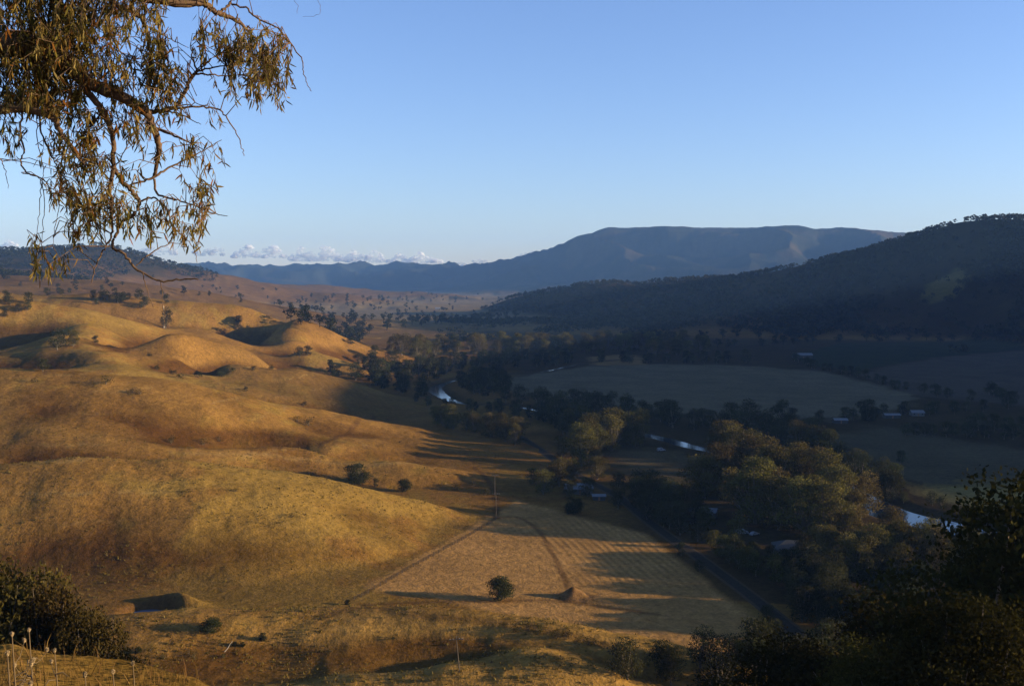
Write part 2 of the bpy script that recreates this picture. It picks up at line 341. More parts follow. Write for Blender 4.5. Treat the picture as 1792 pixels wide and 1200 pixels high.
def cover(x, y, z):
    r = np.hypot(x, y); n1 = fbm(x, y, 45, 4); n2 = fbm(x+500, y, 14, 3); n3 = fbm(x, y+900, 160, 3)
    c = np.tile(np.array([0.345, 0.205, 0.066]), (len(x), 1))
    c = mixc(c, (0.225, 0.130, 0.044), sstep(-0.1, 0.6, n1+0.5*n2)*0.6)
    c = mixc(c, (0.36, 0.25, 0.075), sstep(0.05, 0.6, n3+0.5*n2)*0.8)
    px_ = CX+F*x/np.maximum(y, 1.0)
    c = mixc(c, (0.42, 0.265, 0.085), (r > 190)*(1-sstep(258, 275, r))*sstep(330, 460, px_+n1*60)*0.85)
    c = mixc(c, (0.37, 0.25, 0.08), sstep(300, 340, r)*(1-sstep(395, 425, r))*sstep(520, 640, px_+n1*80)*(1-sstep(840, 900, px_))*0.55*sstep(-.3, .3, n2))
    c = mixc(c, (0.19, 0.105, 0.036), sstep(425, 445, r)*(1-sstep(490, 560, r))*(1-sstep(520, 700, px_))*sstep(-.35, .25, n1)*0.75)  # lower face of hill D painted browner in place of slope shading
    c = mixc(c, (0.17, 0.115, 0.05), sstep(700, 760, r)*(1-sstep(900, 980, r))*sstep(330, 430, px_)*(1-sstep(900, 980, px_))*0.5)
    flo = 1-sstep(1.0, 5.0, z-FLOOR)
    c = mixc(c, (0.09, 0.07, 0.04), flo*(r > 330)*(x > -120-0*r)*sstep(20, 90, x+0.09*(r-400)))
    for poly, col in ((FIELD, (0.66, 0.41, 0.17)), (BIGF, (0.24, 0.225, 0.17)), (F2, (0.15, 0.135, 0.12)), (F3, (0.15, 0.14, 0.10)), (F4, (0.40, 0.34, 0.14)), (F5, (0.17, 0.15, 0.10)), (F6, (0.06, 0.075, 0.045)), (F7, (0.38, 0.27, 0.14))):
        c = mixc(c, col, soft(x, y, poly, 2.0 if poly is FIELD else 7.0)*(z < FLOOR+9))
    # plough / mowing rows in the field
    inf = soft(x, y, FIELD, 3.0)
    # far plain: paler, greyer straw
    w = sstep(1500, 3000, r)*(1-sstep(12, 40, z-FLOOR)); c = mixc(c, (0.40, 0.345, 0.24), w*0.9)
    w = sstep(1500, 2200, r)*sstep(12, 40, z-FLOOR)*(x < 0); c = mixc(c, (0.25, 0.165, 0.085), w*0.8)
    # wooded slopes seen from afar
    fz = sstep(-0.25, 0.15, fbm(x, y, 500, 4)); 
    w = sstep(2500, 3400, r)*sstep(90, 170, z-FLOOR+30*n3)*(x < -200); c = mixc(c, (0.055, 0.055, 0.032), w*0.92)
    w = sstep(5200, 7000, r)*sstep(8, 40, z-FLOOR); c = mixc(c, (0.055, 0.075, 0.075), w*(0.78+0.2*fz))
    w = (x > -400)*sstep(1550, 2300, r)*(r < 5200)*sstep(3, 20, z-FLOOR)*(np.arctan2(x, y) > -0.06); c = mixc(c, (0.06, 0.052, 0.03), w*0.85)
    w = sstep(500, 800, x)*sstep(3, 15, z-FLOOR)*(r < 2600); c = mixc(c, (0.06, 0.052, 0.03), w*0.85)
    clr = np.hypot((px_-1655)/46, (y-1935)/62); c = mixc(c, (0.25, 0.22, 0.085), (x > 0)*(1-sstep(.7, 1.15, clr+.25*n1)))  # paler patch painted in place of sunlight on the shaded ridge
    # bare banks
    dr = dline(x, y, RIVS, RIVW, 60); c = mixc(c, (0.10, 0.075, 0.045), (1-sstep(0, 10, dr))*0.8*(r < 2500))
    e = np.hypot((x-POND[0])/8.5, (y-POND[1])/8.5); c = mixc(c, (0.19, 0.11, 0.05), (1-sstep(0.8, 1.6, e))*0.85)
    e = np.hypot((x-MOUND[0])/7, (y-MOUND[1])/6); c = mixc(c, (0.32, 0.20, 0.11), (1-sstep(0.8, 1.3, e))*0.7)
    # worn stock tracks following the contours
    tk = np.abs(np.mod((z-FLOOR)+0.8*n2+1.5*n3, 7.5)-3.75); c = mixc(c, (0.46, 0.33, 0.15), (1-sstep(.12, .34, tk))*(z > FLOOR+8)*(r > 230)*(r < 900)*(x < 60)*sstep(-.1, .5, fbm(x, y+300, 60, 2))*.45)
    # worn tracks and the dark fence/ditch line at the foot of the big hill
    for pts, col, hw, s in TRACKS:
        d = dline(x, y, pts, None, 20); c = mixc(c, col, (1-sstep(hw*0.5, hw*1.6, d))*s)
    c = c*np.array([0.40, 0.345, 0.262])
    rows = inf*sstep(-10, 25, x+0.20*(y-400))*(0.55+0.45*sstep(-.3, .3, n1))*(1-sstep(425, 445, y))*sstep(332, 345, y)*0.9
    return np.column_stack([c, 1-rows])
def raymark(px, py, lo=180., hi=9000.):
    ds = np.exp(np.linspace(math.log(lo), math.log(hi), 1400)); p = P(px, py, 1.0)
    X, Y, Z = p[0]*ds, ds, p[2]*ds; H = height(X, Y); k = np.argmax(Z < H)
    if not (Z < H).any(): return None
    if k > 0:
        a = (Z[k-1]-H[k-1]); b = (H[k]-Z[k]); t = a/(a+b+1e-9); d = ds[k-1]+t*(ds[k]-ds[k-1])
    else: d = ds[0]
    return np.array([p[0]*d, d, hgt(p[0]*d, d)])
def rl(pts, **k):
    o = [raymark(*p, **k) for p in pts]; return smooth_line([q[:2] for q in o if q is not None], 6)
TRACKS = [
 (rl([(612,1050),(640,1036),(700,1001),(760,968),(820,935),(868,906)]), (0.12, 0.075, 0.035), 0.9, 0.6),
 (rl([(868,906),(868,880),(862,855),(850,835),(830,818)]), (0.13, 0.08, 0.045), 1.5, 0.6),
 (rl([(868,906),(905,905),(940,925),(962,960),(985,1005),(1000,1035)]), (0.16, 0.09, 0.045), 1.0, 0.6),
 (rl([(560,780),(590,765),(620,745),(655,728)]), (0.17, 0.095, 0.045), 1.6, 0.6),
 (rl([(640,1058),(700,1055),(780,1052),(850,1052),(960,1050),(1060,1062),(1150,1075)]), (0.14, 0.085, 0.045), 1.2, 0.6),
 (rl([(300,793),(420,795),(560,806),(700,810),(800,815)]), (0.42, 0.30, 0.14), 1.5, 0.4),
 (rl([(560,1080),(640,1062),(720,1075),(830,1085),(900,1092),(1000,1112),(1100,1140),(1180,1160)]), (0.10, 0.06, 0.03), 1.6, 0.5),
]
# ------------------------------------------------------------------ the ground sheet (polar grid around the camera's foot)
tin = np.linspace(-0.47, 0.49, 1000)
tl = -0.47-np.cumsum(np.geomspace(0.002, 0.05, 90)); tr = 0.49+np.cumsum(np.geomspace(0.002, 0.03, 110))
TT = np.concatenate([tl[::-1][tl[::-1] > -2.9], tin, tr[tr < 2.9]])
RR = np.concatenate([np.linspace(0.3, 14, 70), np.geomspace(14.3, 190, 110), np.geomspace(191, 2600, 560), np.geomspace(2620, 15500, 190)])
T2, R2 = np.meshgrid(TT, RR, indexing='ij'); gx = (R2*np.sin(T2)).ravel(); gy = (R2*np.cos(T2)).ravel()
gz = height(gx, gy)
inf = inpoly(gx, gy, FIELD)
rowd = (gx*0.86-gy*0.0)*1.0
nT, nR = len(TT), len(RR); Z2 = gz.reshape(nT, nR)
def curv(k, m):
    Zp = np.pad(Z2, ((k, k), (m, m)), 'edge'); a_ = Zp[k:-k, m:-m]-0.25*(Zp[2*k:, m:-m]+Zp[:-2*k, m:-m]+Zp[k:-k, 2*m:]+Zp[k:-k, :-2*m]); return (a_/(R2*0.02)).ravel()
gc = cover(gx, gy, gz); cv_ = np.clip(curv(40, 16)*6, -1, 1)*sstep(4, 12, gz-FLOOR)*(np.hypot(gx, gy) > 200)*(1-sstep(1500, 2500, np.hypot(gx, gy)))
gc[:, :3] = gc[:, :3]*(1+np.array([0.42, 0.46, 0.46])[None]*np.maximum(cv_, 0)[:, None])*(1-np.array([0.46, 0.52, 0.55])[None]*np.maximum(-cv_, 0)[:, None])  # bright crests and shaded gullies painted into the tint by curvature
ii = (np.arange(nT-1)[:, None]*nR+np.arange(nR-1)[None]).ravel()
quads = np.stack([ii, ii+1, ii+nR+1, ii+nR], 1)
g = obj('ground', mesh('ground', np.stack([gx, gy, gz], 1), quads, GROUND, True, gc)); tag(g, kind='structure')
# ------------------------------------------------------------------ water, road
def water_mat():
    m, nt, b = nmat('water'); b.inputs['Base Color'].default_value = (0.012, 0.018, 0.022, 1); b.inputs['Roughness'].default_value = 0.12
    b.inputs['Specular IOR Level'].default_value = 0.35; g_ = nt.nodes.new('ShaderNodeNewGeometry')
    n_ = nz(nt, 0.5, 3, 0.6, g_.outputs['Position']); bp = nt.nodes.new('ShaderNodeBump'); bp.inputs['Strength'].default_value = 0.12; bp.inputs['Distance'].default_value = 0.1
    nt.links.new(n_.outputs['Fac'], bp.inputs['Height']); nt.links.new(bp.outputs[0], b.inputs['Normal']); return m
WATER = water_mat()
def ribbon(line, w, zf):
    line = np.asarray(line); d = np.gradient(line, axis=0); d /= np.hypot(d[:, 0], d[:, 1])[:, None]
    nrm = np.stack([-d[:, 1], d[:, 0]], 1); w = np.broadcast_to(w, (len(line),))[:, None]
    A = line-nrm*w; B = line+nrm*w; M_ = line
    V = []
    for q in (A, M_, B): V.append(np.column_stack([q, zf(M_[:, 0], M_[:, 1])]))
    V = np.concatenate(V); n_ = len(line); i = np.arange(n_-1)
    Fq = np.concatenate([np.stack([i+k*n_, i+k*n_+1, i+(k+1)*n_+1, i+(k+1)*n_], 1) for k in (0, 1)])
    return V, Fq
V, Fq = ribbon(RIVS, RIVW+3.0, lambda x, y: np.full(len(x), FLOOR-1.75)); o = obj('river', mesh('river', V, Fq, WATER, True)); tag(o, kind='structure')
a = np.linspace(0, 2*np.pi, 40, endpoint=False); pz = hgt(POND[0], POND[1])
V = np.stack([POND[0]+9.5*np.cos(a), POND[1]+9.5*np.sin(a), np.full(40, pz+2.8)], 1)
SKY_WATER = nmat('sky_tinted_water'); SKY_WATER[2].inputs['Base Color'].default_value = (0.07, 0.09, 0.13, 1); SKY_WATER[2].inputs['Roughness'].default_value = 0.35; SKY_WATER[2].inputs['Specular IOR Level'].default_value = 0.5  # blue base colour stands in for the sky reflected in the pond
o = obj('pond_water', mesh('pond_water', V, np.arange(40)[None], SKY_WATER[0])); tag(o, kind='structure')
def road_mat(name, col):
    m, nt, b = nmat(name); g_ = nt.nodes.new('ShaderNodeNewGeometry'); rgb = nt.nodes.new('ShaderNodeRGB'); rgb.outputs[0].default_value = (*col, 1)
    n_ = nz(nt, 0.8, 5, 0.7, g_.outputs['Position']); c = mulcol(nt, rgb.outputs[0], n_.outputs['Fac'], 0.7, 1.3); nt.links.new(c, b.inputs['Base Color']); b.inputs['Specular IOR Level'].default_value = 0.0; b.inputs['Roughness'].default_value = 1.0; return m
ROAD = road_mat('asphalt', (0.036, 0.028, 0.020)); ROAD_L = smooth_line([raymark(*p)[:2] for p in [(850,738),(905,762),(950,790),(985,815),(1030,842),(1080,868),(1120,900),(1165,935),(1210,966),(1260,1003),(1310,1040),(1360,1080),(1420,1130)]], 10)
V, Fq = ribbon(ROAD_L, 1.9, lambda x, y: height(x, y)+0.22); o = obj('road', mesh('road', V, Fq, ROAD, True)); tag(o, kind='structure')
V, Fq = ribbon(ROAD_L, 3.0, lambda x, y: height(x, y)+0.12); o = obj('road_verge', mesh('road_verge', V, Fq, road_mat('gravel', (0.07, 0.048, 0.028)), True)); tag(o, kind='structure')

# ------------------------------------------------------------------ foliage
def leaf_mat(name, col, trans=0.25, vary=0.35):
    m = bpy.data.materials.new(name); m.use_nodes = True; nt = m.node_tree
    for nd in list(nt.nodes): nt.nodes.remove(nd)
    out = nt.nodes.new('ShaderNodeOutputMaterial'); at = nt.nodes.new('ShaderNodeAttribute'); at.attribute_name = 'tint'
    oi = nt.nodes.new('ShaderNodeObjectInfo'); mr = nt.nodes.new('ShaderNodeMapRange'); mr.inputs['To Min'].default_value = 1-vary; mr.inputs['To Max'].default_value = 1+vary
    nt.links.new(oi.outputs['Random'], mr.inputs['Value'])
    v1 = nt.nodes.new('ShaderNodeVectorMath'); v1.operation = 'MULTIPLY'; v1.inputs[1].default_value = col; nt.links.new(at.outputs['Color'], v1.inputs[0])
    v2 = nt.nodes.new('ShaderNodeVectorMath'); v2.operation = 'SCALE'; nt.links.new(v1.outputs[0], v2.inputs[0]); nt.links.new(mr.outputs[0], v2.inputs['Scale'])
    hs = nt.nodes.new('ShaderNodeHueSaturation'); mh = nt.nodes.new('ShaderNodeMapRange'); mh.inputs['To Min'].default_value = 0.475; mh.inputs['To Max'].default_value = 0.525
    ml = nt.nodes.new('ShaderNodeMath'); ml.operation = 'FRACT'; m7 = nt.nodes.new('ShaderNodeMath'); m7.operation = 'MULTIPLY'; m7.inputs[1].default_value = 7.31
    nt.links.new(oi.outputs['Random'], m7.inputs[0]); nt.links.new(m7.outputs[0], ml.inputs[0]); nt.links.new(ml.outputs[0], mh.inputs['Value']); nt.links.new(mh.outputs[0], hs.inputs['Hue']); nt.links.new(v2.outputs[0], hs.inputs['Color'])
    d = nt.nodes.new('ShaderNodeBsdfDiffuse'); t = nt.nodes.new('ShaderNodeBsdfTranslucent'); mx = nt.nodes.new('ShaderNodeMixShader'); mx.inputs[0].default_value = trans
    nt.links.new(hs.outputs[0], d.inputs[0]); nt.links.new(hs.outputs[0], t.inputs[0]); nt.links.new(d.outputs[0], mx.inputs[1]); nt.links.new(t.outputs[0], mx.inputs[2]); nt.links.new(mx.outputs[0], out.inputs[0])
    return m
L_GUM = leaf_mat('gum_leaves', (0.070, 0.058, 0.018)); L_DARK = leaf_mat('dark_leaves', (0.030, 0.031, 0.013)); L_GREEN = leaf_mat('green_leaves', (0.046, 0.046, 0.013))
L_WOOD = leaf_mat('forest_leaves', (0.024, 0.024, 0.012)); L_NEAR = leaf_mat('near_gum_leaves', (0.034, 0.031, 0.009)); L_SCRUB = leaf_mat('scrub_leaves', (0.048, 0.038, 0.011)); L_BRANCH = leaf_mat('hanging_leaves', (0.165, 0.14, 0.058), 0.3, 0.0)
def bark_mat(name, col):
    m, nt, b = nmat(name); tc = nt.nodes.new('ShaderNodeTexCoord'); mp = nt.nodes.new('ShaderNodeMapping'); mp.inputs['Scale'].default_value = (6, 6, 1.2); nt.links.new(tc.outputs['Object'], mp.inputs[0])
    rgb = nt.nodes.new('ShaderNodeRGB'); rgb.outputs[0].default_value = (*col, 1); n_ = nz(nt, 2.0, 5, 0.7, mp.outputs[0]); c = mulcol(nt, rgb.outputs[0], n_.outputs['Fac'], 0.5, 1.5); nt.links.new(c, b.inputs['Base Color'])
    bp = nt.nodes.new('ShaderNodeBump'); bp.inputs['Distance'].default_value = 0.02; nt.links.new(n_.outputs['Fac'], bp.inputs['Height']); nt.links.new(bp.outputs[0], b.inputs['Normal']); return m
BARK = bark_mat('bark', (0.12, 0.095, 0.07)); PALEBARK = bark_mat('pale_bark', (0.42, 0.36, 0.28)); BARK2 = bark_mat('branch_bark', (0.10, 0.062, 0.038))
def tube(path, rad, n=6):
    path = np.asarray(path, float); rad = np.broadcast_to(rad, (len(path),)); d = np.gradient(path, axis=0); d /= np.linalg.norm(d, axis=1)[:, None]+1e-9
    up = np.array([0.3, 0.2, 0.93]); up = np.where(np.abs(d@up)[:, None] > 0.9, np.array([1, 0, 0.1]), up)
    u = np.cross(d, up); u /= np.linalg.norm(u, axis=1)[:, None]; v = np.cross(d, u); a_ = np.linspace(0, 2*np.pi, n, endpoint=False)
    V = path[:, None]+rad[:, None, None]*(np.cos(a_)[None, :, None]*u[:, None]+np.sin(a_)[None, :, None]*v[:, None]); V = V.reshape(-1, 3)
    i = np.arange(len(path)-1)[:, None]*n; j = np.arange(n)[None]; j2 = (j+1) % n
    return V, np.stack([i+j, i+j2, i+n+j2, i+n+j], -1).reshape(-1, 4)
def joinm(parts):
    V = []; Fc = []; k = 0
    for v, f in parts: V.append(v); Fc.append(f+k); k += len(v)
    return np.concatenate(V), np.concatenate(Fc)
def rdir(n, rng, zb=0.0):
    v = rng.normal(size=(n, 3)); v[:, 2] += zb; return v/np.linalg.norm(v, axis=1)[:, None]
def leaf_quads(pts, size, rng, aspect=0.6, droop=0.0):
    n = len(pts); u = rdir(n, rng); 
    if droop: u = u*(1-droop)+np.array([0, 0, -1])*droop; u /= np.linalg.norm(u, axis=1)[:, None]
    v = np.cross(u, rdir(n, rng)); v /= np.linalg.norm(v, axis=1)[:, None]+1e-9
    s = (size*rng.uniform(0.6, 1.3, n))[:, None]; u = u*s*0.5; v = v*s*0.5*aspect
    V = np.stack([pts-u, pts+v, pts+u, pts-v], 1).reshape(-1, 3); return V, np.arange(4*n).reshape(-1, 4)
def tree_data(seed, h=18., w=14., ncl=14, nl=2600, leaf=0.75, base=0.22, dome=1.0, droop=0.2, clr=0.2, tr=0.028):
    """crown clumps on limbs: returns trunk (V,F) and crown (V,F,tint); foot at the origin"""
    rng = np.random.default_rng(seed); cl = []
    for k in range(ncl):
        for _ in range(20):
            t = rng.uniform(0, 1)**0.85; zz = base+(0.93-base)*t
            env = math.sqrt(max(0.02, 1-((t-0.42)/0.62)**2))*dome if t > 0.42 else (0.55+0.45*t/0.42)
            a_ = rng.uniform(0, 2*np.pi); rr2 = math.sqrt(rng.uniform(0.05, 1))*env*w*0.5*0.78
            c = np.array([rr2*math.cos(a_), rr2*math.sin(a_), zz*h])
            if all(np.linalg.norm(c-q_[0]) > 0.11*h for q_ in cl): break
        cl.append((c, clr*h*rng.uniform(0.6, 1.05)*min(1, w/h+0.2), rng.uniform(0.6, 1.45)))
    pts = []; tint = []; wts = np.array([q_[1]**2 for q_ in cl]); cnt = np.maximum(20, (nl*wts/wts.sum()).astype(int))
    for (c, r_, lum), n_ in zip(cl, cnt):
        d = rdir(n_, rng, 0.25); rad = r_*rng.uniform(0.35, 1.0, n_)**0.45*(1+0.28*np.sin(d[:, 0]*5+c[0])*np.sin(d[:, 1]*6+c[1])+0.2*rng.normal(size=n_)*0.5)
        p = c+d*rad[:, None]*np.array([1.15, 1.15, 0.72]); p[:, 2] -= 0.0; pts.append(p)
        l_ = lum*rng.uniform(0.8, 1.22, n_); tint.append(np.stack([l_*rng.uniform(0.95, 1.1, n_), l_, l_*rng.uniform(0.8, 1.1, n_)], 1))
    pts = np.concatenate(pts); tint = np.concatenate(tint); m_ = pts[:, 2] > 0.04*h; pts, tint = pts[m_], tint[m_]
    V, Fq = leaf_quads(pts, leaf, rng, 0.62, droop)
    tp = []; lean = rng.uniform(-0.04, 0.04, 2)*h; k0 = np.array([lean[0], lean[1], (base+0.06)*h]); r0 = tr*h
    tp.append(tube([(0, 0, -0.6), (lean[0]*.2, lean[1]*.3, 0.06*h), (lean[0]*.7, lean[1]*.5, 0.16*h), k0, k0+np.array([lean[0]*.5, lean[1], 0.2*h])], [r0*1.35, r0, r0*.85, r0*.7, r0*.4], 7))
    for c, r_, lum in cl:
        st = k0*rng.uniform(0.75, 1.0); md = st*0.45+c*0.55+rng.normal(size=3)*0.03*h; md[2] = st[2]*.4+c[2]*.6-0.02*h
        tp.append(tube([st, md, c, c+(c-md)*0.3], [r0*.45, r0*.28, r0*.15, r0*.05], 5))
    return joinm(tp), (V, Fq, np.repeat(tint, 4, 0))
def make_tree(name, seed, leafmat, bark=None, **k):
    (tv, tf), (cv, cf, ct) = tree_data(seed, **k)
    r_ = empty(name); t_ = obj('trunk', mesh('trunk', tv, tf, bark or BARK, True), r_); c_ = obj('crown', mesh('crown', cv, cf, leafmat, False, ct), r_)
    r_['h'] = k.get('h', 18.); return r_
def make_flat_tree(name, seed, leafmat, **k):
    (tv, tf), (cv, cf, ct) = tree_data(seed, **k)
    V, Fq = joinm([(tv, tf), (cv, cf)]); col = np.concatenate([np.full((len(tv), 3), 1.0), ct]); o_ = obj(name, mesh(name, V, Fq, leafmat, False, col)); o_['h'] = k.get('h', 18.); return o_
used = {}
class Kind:
    """a few prototypes of one kind; the first placements move the prototypes themselves, later ones copy them"""
    def __init__(s, protos): s.p = protos; s.u = [False]*len(protos); s.k = 0; s.h = [q_['h'] for q_ in protos]
    for_clean = None
    def put(s, x, y, h, label, cat, group=None, sx=1.0, z=None, rz=None, idx=None, sink=0.15):
        i = (s.k if idx is None else idx) % len(s.p); s.k += 1; sc = h/s.h[i]; z = hgt(x, y) if z is None else z
        rz = random.uniform(0, 6.28) if rz is None else rz; sc3 = (sc*sx*random.uniform(.95, 1.05), sc*sx*random.uniform(.95, 1.05), sc)
        if not s.u[i]: r_ = s.p[i]; s.u[i] = True; r_.location = (x, y, z-sink); r_.rotation_euler = (0, 0, rz); r_.scale = sc3
        else: r_ = clone(s.p[i], (x, y, z-sink), rz, sc3)
        if 'h' in r_: del r_['h']
        for kk in ('group',):
            if kk in r_: del r_[kk]
        tag(r_, label, cat, group); return r_
    def drop(s):
        for u_, q_ in zip(s.u, s.p):
            if not u_:
                for ch in list(q_.children): bpy.data.objects.remove(ch)
                bpy.data.objects.remove(q_)
gum = Kind([make_tree('gum_tree', 11+k, L_GUM, h=18., w=w_*1.12, ncl=n_+3, nl=6500, leaf=0.56, base=0.07, clr=.18) for k, (w_, n_) in enumerate([(13, 17), (16, 20), (11, 14), (18, 22), (14, 16)])])
dark = Kind([make_tree('evergreen_tree', 31+k, L_DARK, h=14., w=w_, ncl=n_, nl=3200, leaf=0.6, base=0.14, clr=.24) for k, (w_, n_) in enumerate([(13, 14), (11, 12), (15, 17)])])
dark2 = Kind([make_tree('slim_evergreen_tree', 35+k, L_DARK, h=15., w=w_, ncl=n_, nl=3600, leaf=0.6, base=0.08, clr=.2) for k, (w_, n_) in enumerate([(10, 16), (13, 19), (8.5, 13)])])  # more dark evergreens in narrower shapes, no species known
roundt = Kind([make_tree('round_tree', 41+k, L_DARK, h=9., w=9.6, ncl=34, nl=8500, leaf=0.40, base=0.03, clr=.24, droop=.1) for k in range(2)])
green = Kind([make_tree('leafy_tree', 51+k, L_GREEN, h=8., w=6., ncl=11, nl=2400, leaf=0.38, base=0.1, clr=.25) for k in range(3)])
shrub = Kind([make_tree('shrub', 61+k, L_DARK, h=2.6, w=3.4, ncl=9, nl=900, leaf=0.22, base=0.02, clr=.33, tr=.02) for k in range(3)])
dry = Kind([make_tree('dry_shrub', 65+k, L_SCRUB, h=2.4, w=3.2, ncl=9, nl=420, leaf=0.2, base=0.02, clr=.34, tr=.03) for k in range(3)])
far_t = Kind([make_flat_tree('distant_tree', 71+k, L_WOOD, h=15., w=w_, ncl=7, nl=260, leaf=2.0, base=0.2, clr=.24) for k, w_ in enumerate([12, 16, 20, 14])])
def at_base(px, py): return raymark(px, py)
PXM = lambda d: F/d
def putp(kind, px, py, hpx, label, cat='tree', group=None, sx=1.0, **k):
    p = at_base(px, py)
    if p is None: return None
    return kind.put(p[0], p[1], hpx*p[1]/F, label, cat, group, sx, **k)
GAPS = ((772, 680, 13), (1213, 774, 11), (1166, 764, 6))       # open water seen through breaks in the river trees
def in_gap(x, y, h):
    z = hgt(x, y); a_ = proj(x, y, z); b_ = proj(x, y, z+h); w_ = 0.36*h*F/y
    return any(abs(a_[0]-g0) < g2+w_ and a_[1] > g1-3 and b_[1] < g1+g2*.8 for g0, g1, g2 in GAPS)
def belt(kind, pts, label, group, hm=(13, 19), jit=6., sp=9., cat='tree', sx=1.0, skip=0.0):
    """scatter trees along a line of photograph feet at a real spacing in metres"""
    q_ = [at_base(*p) for p in pts]; L = np.array([a_[:2] for a_ in q_ if a_ is not None])
    seg = np.hypot(*np.diff(L, axis=0).T); s = np.concatenate([[0], np.cumsum(seg)]); n_ = max(2, int(s[-1]/sp)); 
    for t in np.linspace(0, s[-1], n_):
        if random.random() < skip: continue
        x = np.interp(t, s, L[:, 0])+random.uniform(-jit, jit); y = np.interp(t, s, L[:, 1])+random.uniform(-jit, jit)
        dr = dline(np.array([x]), np.array([y]), RIVS, RIVW, 40)[0]
        if dr < 2.0: continue
        if dline(np.array([x]), np.array([y]), ROAD_L, None, 40)[0] < 5.5: continue
        if in_gap(x, y, sum(hm)/2): continue
        kind.put(x, y, random.uniform(*hm), label, cat, group, sx)
def scatter(kind, poly, n, label, group, hm=(10, 16), cat='tree', sx=1.0, mind=0.):
    q_ = gpoly(poly) if poly else None; xs = [a_[0] for a_ in q_]; ys = [a_[1] for a_ in q_]; c = 0; done = []
    pxs = [p[0] for p in poly]; pys = [p[1] for p in poly]
    for _ in range(n*40):
        if c >= n: break
        px = random.uniform(min(pxs), max(pxs)); py = random.uniform(min(pys), max(pys))
        if not inpoly(np.array([px]), np.array([py]), poly)[0]: continue
        if any(abs(px-a_)*1.0+abs(py-b_)*2.5 < mind for a_, b_ in done): continue
        p = at_base(px, py)
        if p is None: continue
        if dline(p[:1], p[1:2], RIVS, RIVW, 40)[0] < 2: continue
        done.append((px, py)); kind.put(p[0], p[1], random.uniform(*hm), label, cat, group, sx); c += 1
# ------------------------------------------------------------------ trees one can tell apart (photograph foot column, row, height in pixels)
putp(roundt, 876, 1050, 42, 'round dark tree standing alone in the ploughed field', sx=1.05, idx=0)
putp(roundt, 626, 846, 36, 'broad tree alone on the crest of the middle golden spur', sx=1.25, idx=1)
putp(dark, 657, 852, 16, 'small narrow tree just right of the broad tree on the spur crest', sx=0.8)
putp(roundt, 707, 860, 22, 'dark squat tree downhill on the crest of the middle golden spur', sx=1.2)
putp(roundt, 1005, 898, 32, 'round dark tree at the top edge of the ploughed field', idx=1)
putp(green, 932, 846, 28, 'low green tree left of the white farmhouse', sx=1.25)
putp(roundt, 1553, 875, 52, 'big round tree catching sun on the far bank of the river', sx=1.15, idx=0)
putp(roundt, 1519, 736, 38, 'lone round dark tree on the edge of the shaded grey paddock', idx=1)
putp(dark, 1576, 812, 24, 'small lone tree in the shaded paddock beyond the river')
putp(dark, 1225, 1000, 22, 'dark bush on the road verge beside the ploughed field', cat='tree')
putp(dark, 1192, 972, 24, 'leafy bush between road and furrows, left of the dark one')
putp(dark, 1342, 1104, 46, 'narrow dark tree at the roadside near the picture foot', sx=.8)
putp(dark, 100, 612, 36, 'dark tree in the shaded hollow of the left hills', sx=1.1)
putp(gum, 128, 606, 30, 'slim tree behind the dark tree in the left hollow')
putp(dark, 168, 600, 13, 'small dark tree on the lit slope right of the hollow', sx=1.2)
putp(dark, 75, 650, 22, 'bush on the skyline of the large left spur', sx=1.2)
putp(dark, 524, 624, 18, 'left one of two dark trees below the shaded knob', sx=1.1)
putp(dark, 538, 622, 17, 'right one of two dark trees below the shaded knob', sx=1.1)
putp(dark, 418, 566, 14, 'small tree on the slope above the shaded knob', sx=1.2)
putp(dark, 290, 575, 36, 'tall dark tree in the gully between two left hills', sx=.7)
putp(dark, 615, 602, 12, 'bush on the lit ridge end above the river trees', sx=1.5)
putp(gum, 628, 637, 20, 'left small gum at the lit foot of the knob', sx=1.1); putp(gum, 655, 632, 28, 'middle gum at the lit foot of the knob', sx=1.15); putp(gum, 690, 640, 30, 'right gum at the lit foot of the knob', sx=1.2)
for px, py, h_, lb in ((370, 1106, 26, 'wide dark green bush on the near knoll'), (460, 1120, 15, 'small round dark bush on the near knoll'), (411, 1130, 9, 'left low dark bush below the small round bush'), (425, 1130, 9, 'right low dark bush below the small round bush'), (688, 1118, 8, 'tiny green bush alone in the middle of the near knoll'), (608, 1058, 10, 'tiny bush at the near corner of the ploughed field'), (188, 1166, 20, 'dark bush at the foot of the near left trees'), (295, 1113, 7, 'tiny bush below the dam'), (242, 1142, 12, 'low bush in shadow right of the near left trees')):
    putp(roundt if h_ > 8 else shrub, px, py, h_, lb, 'bush', sx=1.45 if px == 370 else 1.0)
